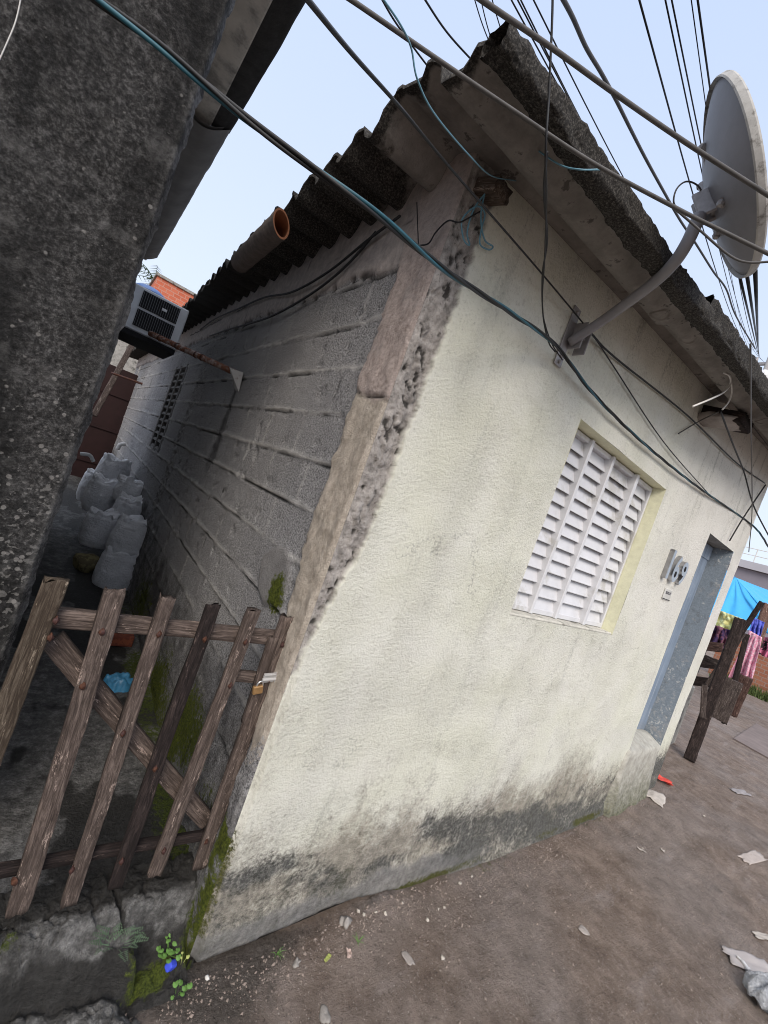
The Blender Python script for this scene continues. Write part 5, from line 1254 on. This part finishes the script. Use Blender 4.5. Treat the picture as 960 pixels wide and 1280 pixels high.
def scrap(px, py, sx_, sy_, rot, label, m, seed, z_=None, name='litter', cat='litter', lift=.012):
    p = at(px, py, z=-.06); zz_ = float(gz(np.array(p[0]), np.array(p[1]))) if z_ is None else z_; p = at(px, py, z=zz_ + .006)
    u_, v_ = np.meshgrid(np.linspace(-1, 1, 12), np.linspace(-1, 1, 12), indexing='ij')
    s_ = 1 + .28 * (fbm(u_ * 2 + seed, v_ * 2, 2, seed) - .5) * 2
    a = rot; X_ = u_ * sx_ * s_; Y_ = v_ * sy_ * s_
    Z_ = lift * fbm(u_ * 1.8 + seed, v_ * 1.8, 2, seed + 1)
    PX, PY = p[0] + X_ * math.cos(a) - Y_ * math.sin(a), p[1] + X_ * math.sin(a) + Y_ * math.cos(a)
    zb = gz(PX, PY) + .004 if z_ is None else np.full_like(PX, z_ + .004)
    o = grid(name, PX, PY, zb + Z_, m)
    md = o.modifiers.new('thick', 'SOLIDIFY'); md.thickness = .002
    return tag(o, label, cat)
WPAP = simple('dirty_white_paper', (.33, .30, .27), .8, .2, 0, .2, 20)
LEAFY = simple('yellow_green_leaf', (.30, .33, .10), .6, .3, 0, .2, 30)
LEAFD = simple('dry_pinkish_leaf', (.42, .32, .28), .7, .2, 0, .2, 30)
scrap(409, 1199, .016, .007, .4, 'fallen yellow green leaf on the path', LEAFY, 2, name='leaf', cat='leaf')
scrap(435, 1195, .015, .010, 1.2, 'curled dry pinkish leaf on the path', LEAFD, 3, name='leaf', cat='leaf', lift=.02)
scrap(802, 1062, .010, .028, .7, 'slim white scrap of paper in the middle of the path', WPAP, 4)
scrap(828, 1064, .012, .014, .2, 'small white chip to the right of the slim paper scrap', WPAP, 5)
scrap(941, 1071, .17, .042, -.15, 'long pale board offcut lying at the right edge of the path', simple('pale_board', (.36, .31, .28), .8), 6, name='board_offcut', cat='board', lift=.004)
scrap(820, 995, .11, .075, .2, 'pale torn cardboard near the end of the house wall', simple('pale_cardboard', (.42, .38, .34), .85), 7)
scrap(823, 974, .045, .12, .5, 'bright red plastic strip by the door step', simple('red_plastic', (.55, .06, .04), .5), 8, lift=.05)
scrap(925, 990, .14, .04, -.3, 'flattened grey rag on the right of the path', simple('grey_rag', (.26, .24, .24), .9), 9)
scrap(912, 897, .10, .07, .3, 'white paper near the foot of the dark posts', WPAP, 10, z_=.0)
scrap(890, 912, .06, .04, .6, 'small white litter left of the dark posts', WPAP, 11, z_=.0)
scrap(938, 1205, .16, .055, -.55, 'flattened whitish plastic sheet by the right edge', simple('plastic_film', (.34, .305, .29), .45, .4, 0, .2, 10), 12, lift=.015)
scrap(953, 1172, .07, .02, -.5, 'thin pale splinter above the whitish plastic sheet', WPAP, 13)
# plastic bag at the right edge
pbg = at(962, 1250, z=-.11)
mb = MB(); lump(mb, (float(pbg[0]) + .03, float(pbg[1]) - .02, -.10), .13, 6, (1, .8, .42), 56, .4)
mb.v = [tuple(np.array(p) + np.array([0, 0, 1]) * (abs(float(fbm(p[0] * 16, p[1] * 16 + p[2] * 9, 3, 3)) - .5) * .16 - .02)) for p in mb.v]
PBM = Mt('grey_plastic_bag', .35, .5); _k = PBM.noise(22, 5, .7, None, 1.5); PBM.out(PBM.ramp(_k, (.3, (.30, .31, .33)), (.7, (.55, .56, .58))), .35, PBM.bump(_k, .035))
tag(mb.build('plastic_bag', PBM.m, None, True), 'crumpled translucent grey plastic bag at the right edge of the path', 'plastic bag')
sp0 = at(929, 1205, z=-.10); zz_ = float(gz(np.array(sp0[0]), np.array(sp0[1])))
mb = MB(); pts = spline([at(921, 1195, z=zz_ + .02), at(928, 1202, z=zz_ + .018), at(935, 1212, z=zz_ + .015)], 6); mb.tube(pts, [.006] * 6 + [.011] * 6 + [.016], 10)
tag(mb.build('plastic_spoon', WMET, None, True), 'white plastic spoon lying against the whitish sheet', 'spoon')
# blue bottle cap and weeds at the threshold
LEAFG = simple('weed_leaf', (.10, .20, .045), .55, .3, 0, .35, 40)
LEAFP = simple('grey_green_fern', (.10, .15, .09), .6, .3, 0, .3, 40)
def tsurf(px, py):
    z_ = .05
    for _ in range(14):
        p = at(px, py, z=z_); i = int(np.clip(np.searchsorted(tx[:, 0], p[0]), 0, tx.shape[0] - 1)); j = int(np.clip(np.searchsorted(ty[0], p[1]), 0, ty.shape[1] - 1))
        z_ = .5 * z_ + .5 * max(float(tz[i, j]), float(gz(np.array(p[0]), np.array(p[1]))))
    return at(px, py, z=z_)
def weed(px, py, z_, nl, size, label, seed, m, fern=False, spread=.05):
    p = tsurf(px, py); rg_ = random.Random(seed); mb = MB()
    for i in range(nl):
        a = rg_.uniform(0, 6.28); d_ = spread * math.sqrt(rg_.random()); b_ = p + np.array([math.cos(a) * d_, math.sin(a) * d_, 0]); hgt = rg_.uniform(.006, .035)
        tip = b_ + np.array([math.cos(a) * .008, math.sin(a) * .008, hgt])
        mb.tube([p + (b_ - p) * .5 + np.array([0, 0, -.006]), b_ + np.array([0, 0, hgt * .4]), tip], .0009, 4)
        s_ = size * rg_.uniform(.6, 1.2)
        if fern:
            dr = np.array([math.cos(a), math.sin(a), .35])
            for j in range(6):
                for sg in (-1, 1):
                    q = tip + dr * s_ * j * .45; sd2 = np.array([-math.sin(a), math.cos(a), .1]) * sg * s_ * (1 - j / 8)
                    mb.add([q, q + sd2 * .6 + dr * s_ * .25, q + sd2, q + sd2 * .5 - dr * s_ * .1], [(0, 1, 2, 3)])
        else:
            tl = np.array([rg_.uniform(-.4, .4), rg_.uniform(-.6, .1), 1.0]); tl /= np.linalg.norm(tl); u_ = np.cross(tl, [1, 0, 0]); u_ /= np.linalg.norm(u_); v_ = np.cross(tl, u_)
            mb.add([tip + tl * .002] + [tip + s_ * (math.cos(t) * u_ + math.sin(t) * v_) * (1 if k_ else .55) for k_, t in enumerate(np.linspace(0, 6.28, 10)[:-1])], [(0, k_ + 1, (k_ + 1) % 9 + 1) for k_ in range(9)])
    return tag(mb.build('weed', m, None), label, 'weed')
cp = tsurf(212, 1211)
mb = MB(); mb.box(cp + np.array([0, 0, .012]), (.036, .024, .026), np.array(Euler((.3, .5, .4)).to_matrix()), .005)
tag(mb.build('blue_packet', simple('blue_print', (.05, .08, .55), .4, .4), None), 'tiny bright blue packet lying among the weeds below the threshold', 'litter')
weed(148, 1176, .0, 14, .013, 'grey green ferny weed growing out of the threshold edge', 2, LEAFP, True, .05)
weed(130, 1182, .0, 5, .011, 'small ferny sprig at the left of the moss patch', 8, LEAFP, True, .03)
weed(210, 1190, -.02, 24, .0085, 'bright round leaved weed beside the house corner', 3, LEAFG, False, .035)
weed(222, 1240, -.04, 8, .0085, 'low clover like weed below the blue packet', 4, LEAFG, False, .03)
weed(228, 1203, -.04, 4, .007, 'pair of yellowish weed leaves right of the round leaved weed', 7, LEAFY, False, .015)
def tuft(px, py, label, seed, n=9, L=.045):
    p = at(px, py, z=-.06); z_ = float(gz(np.array(p[0]), np.array(p[1]))); p = at(px, py, z=z_); rg_ = random.Random(seed); mb = MB()
    for i in range(n):
        a = rg_.uniform(0, 6.28); l_ = L * rg_.uniform(.5, 1.1); q = [p + np.array([math.cos(a) * l_ * t * .8, math.sin(a) * l_ * t * .8, l_ * (t - .6 * t * t)]) for t in np.linspace(0, 1, 6)]
        mb.tube(q, [.0014, .0014, .0013, .001, .0007, .0003], 4)
    return tag(mb.build('grass_tuft', LEAFG, None), label, 'grass tuft')
tuft(447, 1178, 'thin grass tuft on the path right of the grey stone', 3)
tuft(345, 1193, 'flattened grass blades at the foot of the dark wall base', 5, 7, .05)
tuft(262, 1176, 'tiny sprout at the corner of the house foot', 6, 5, .02)
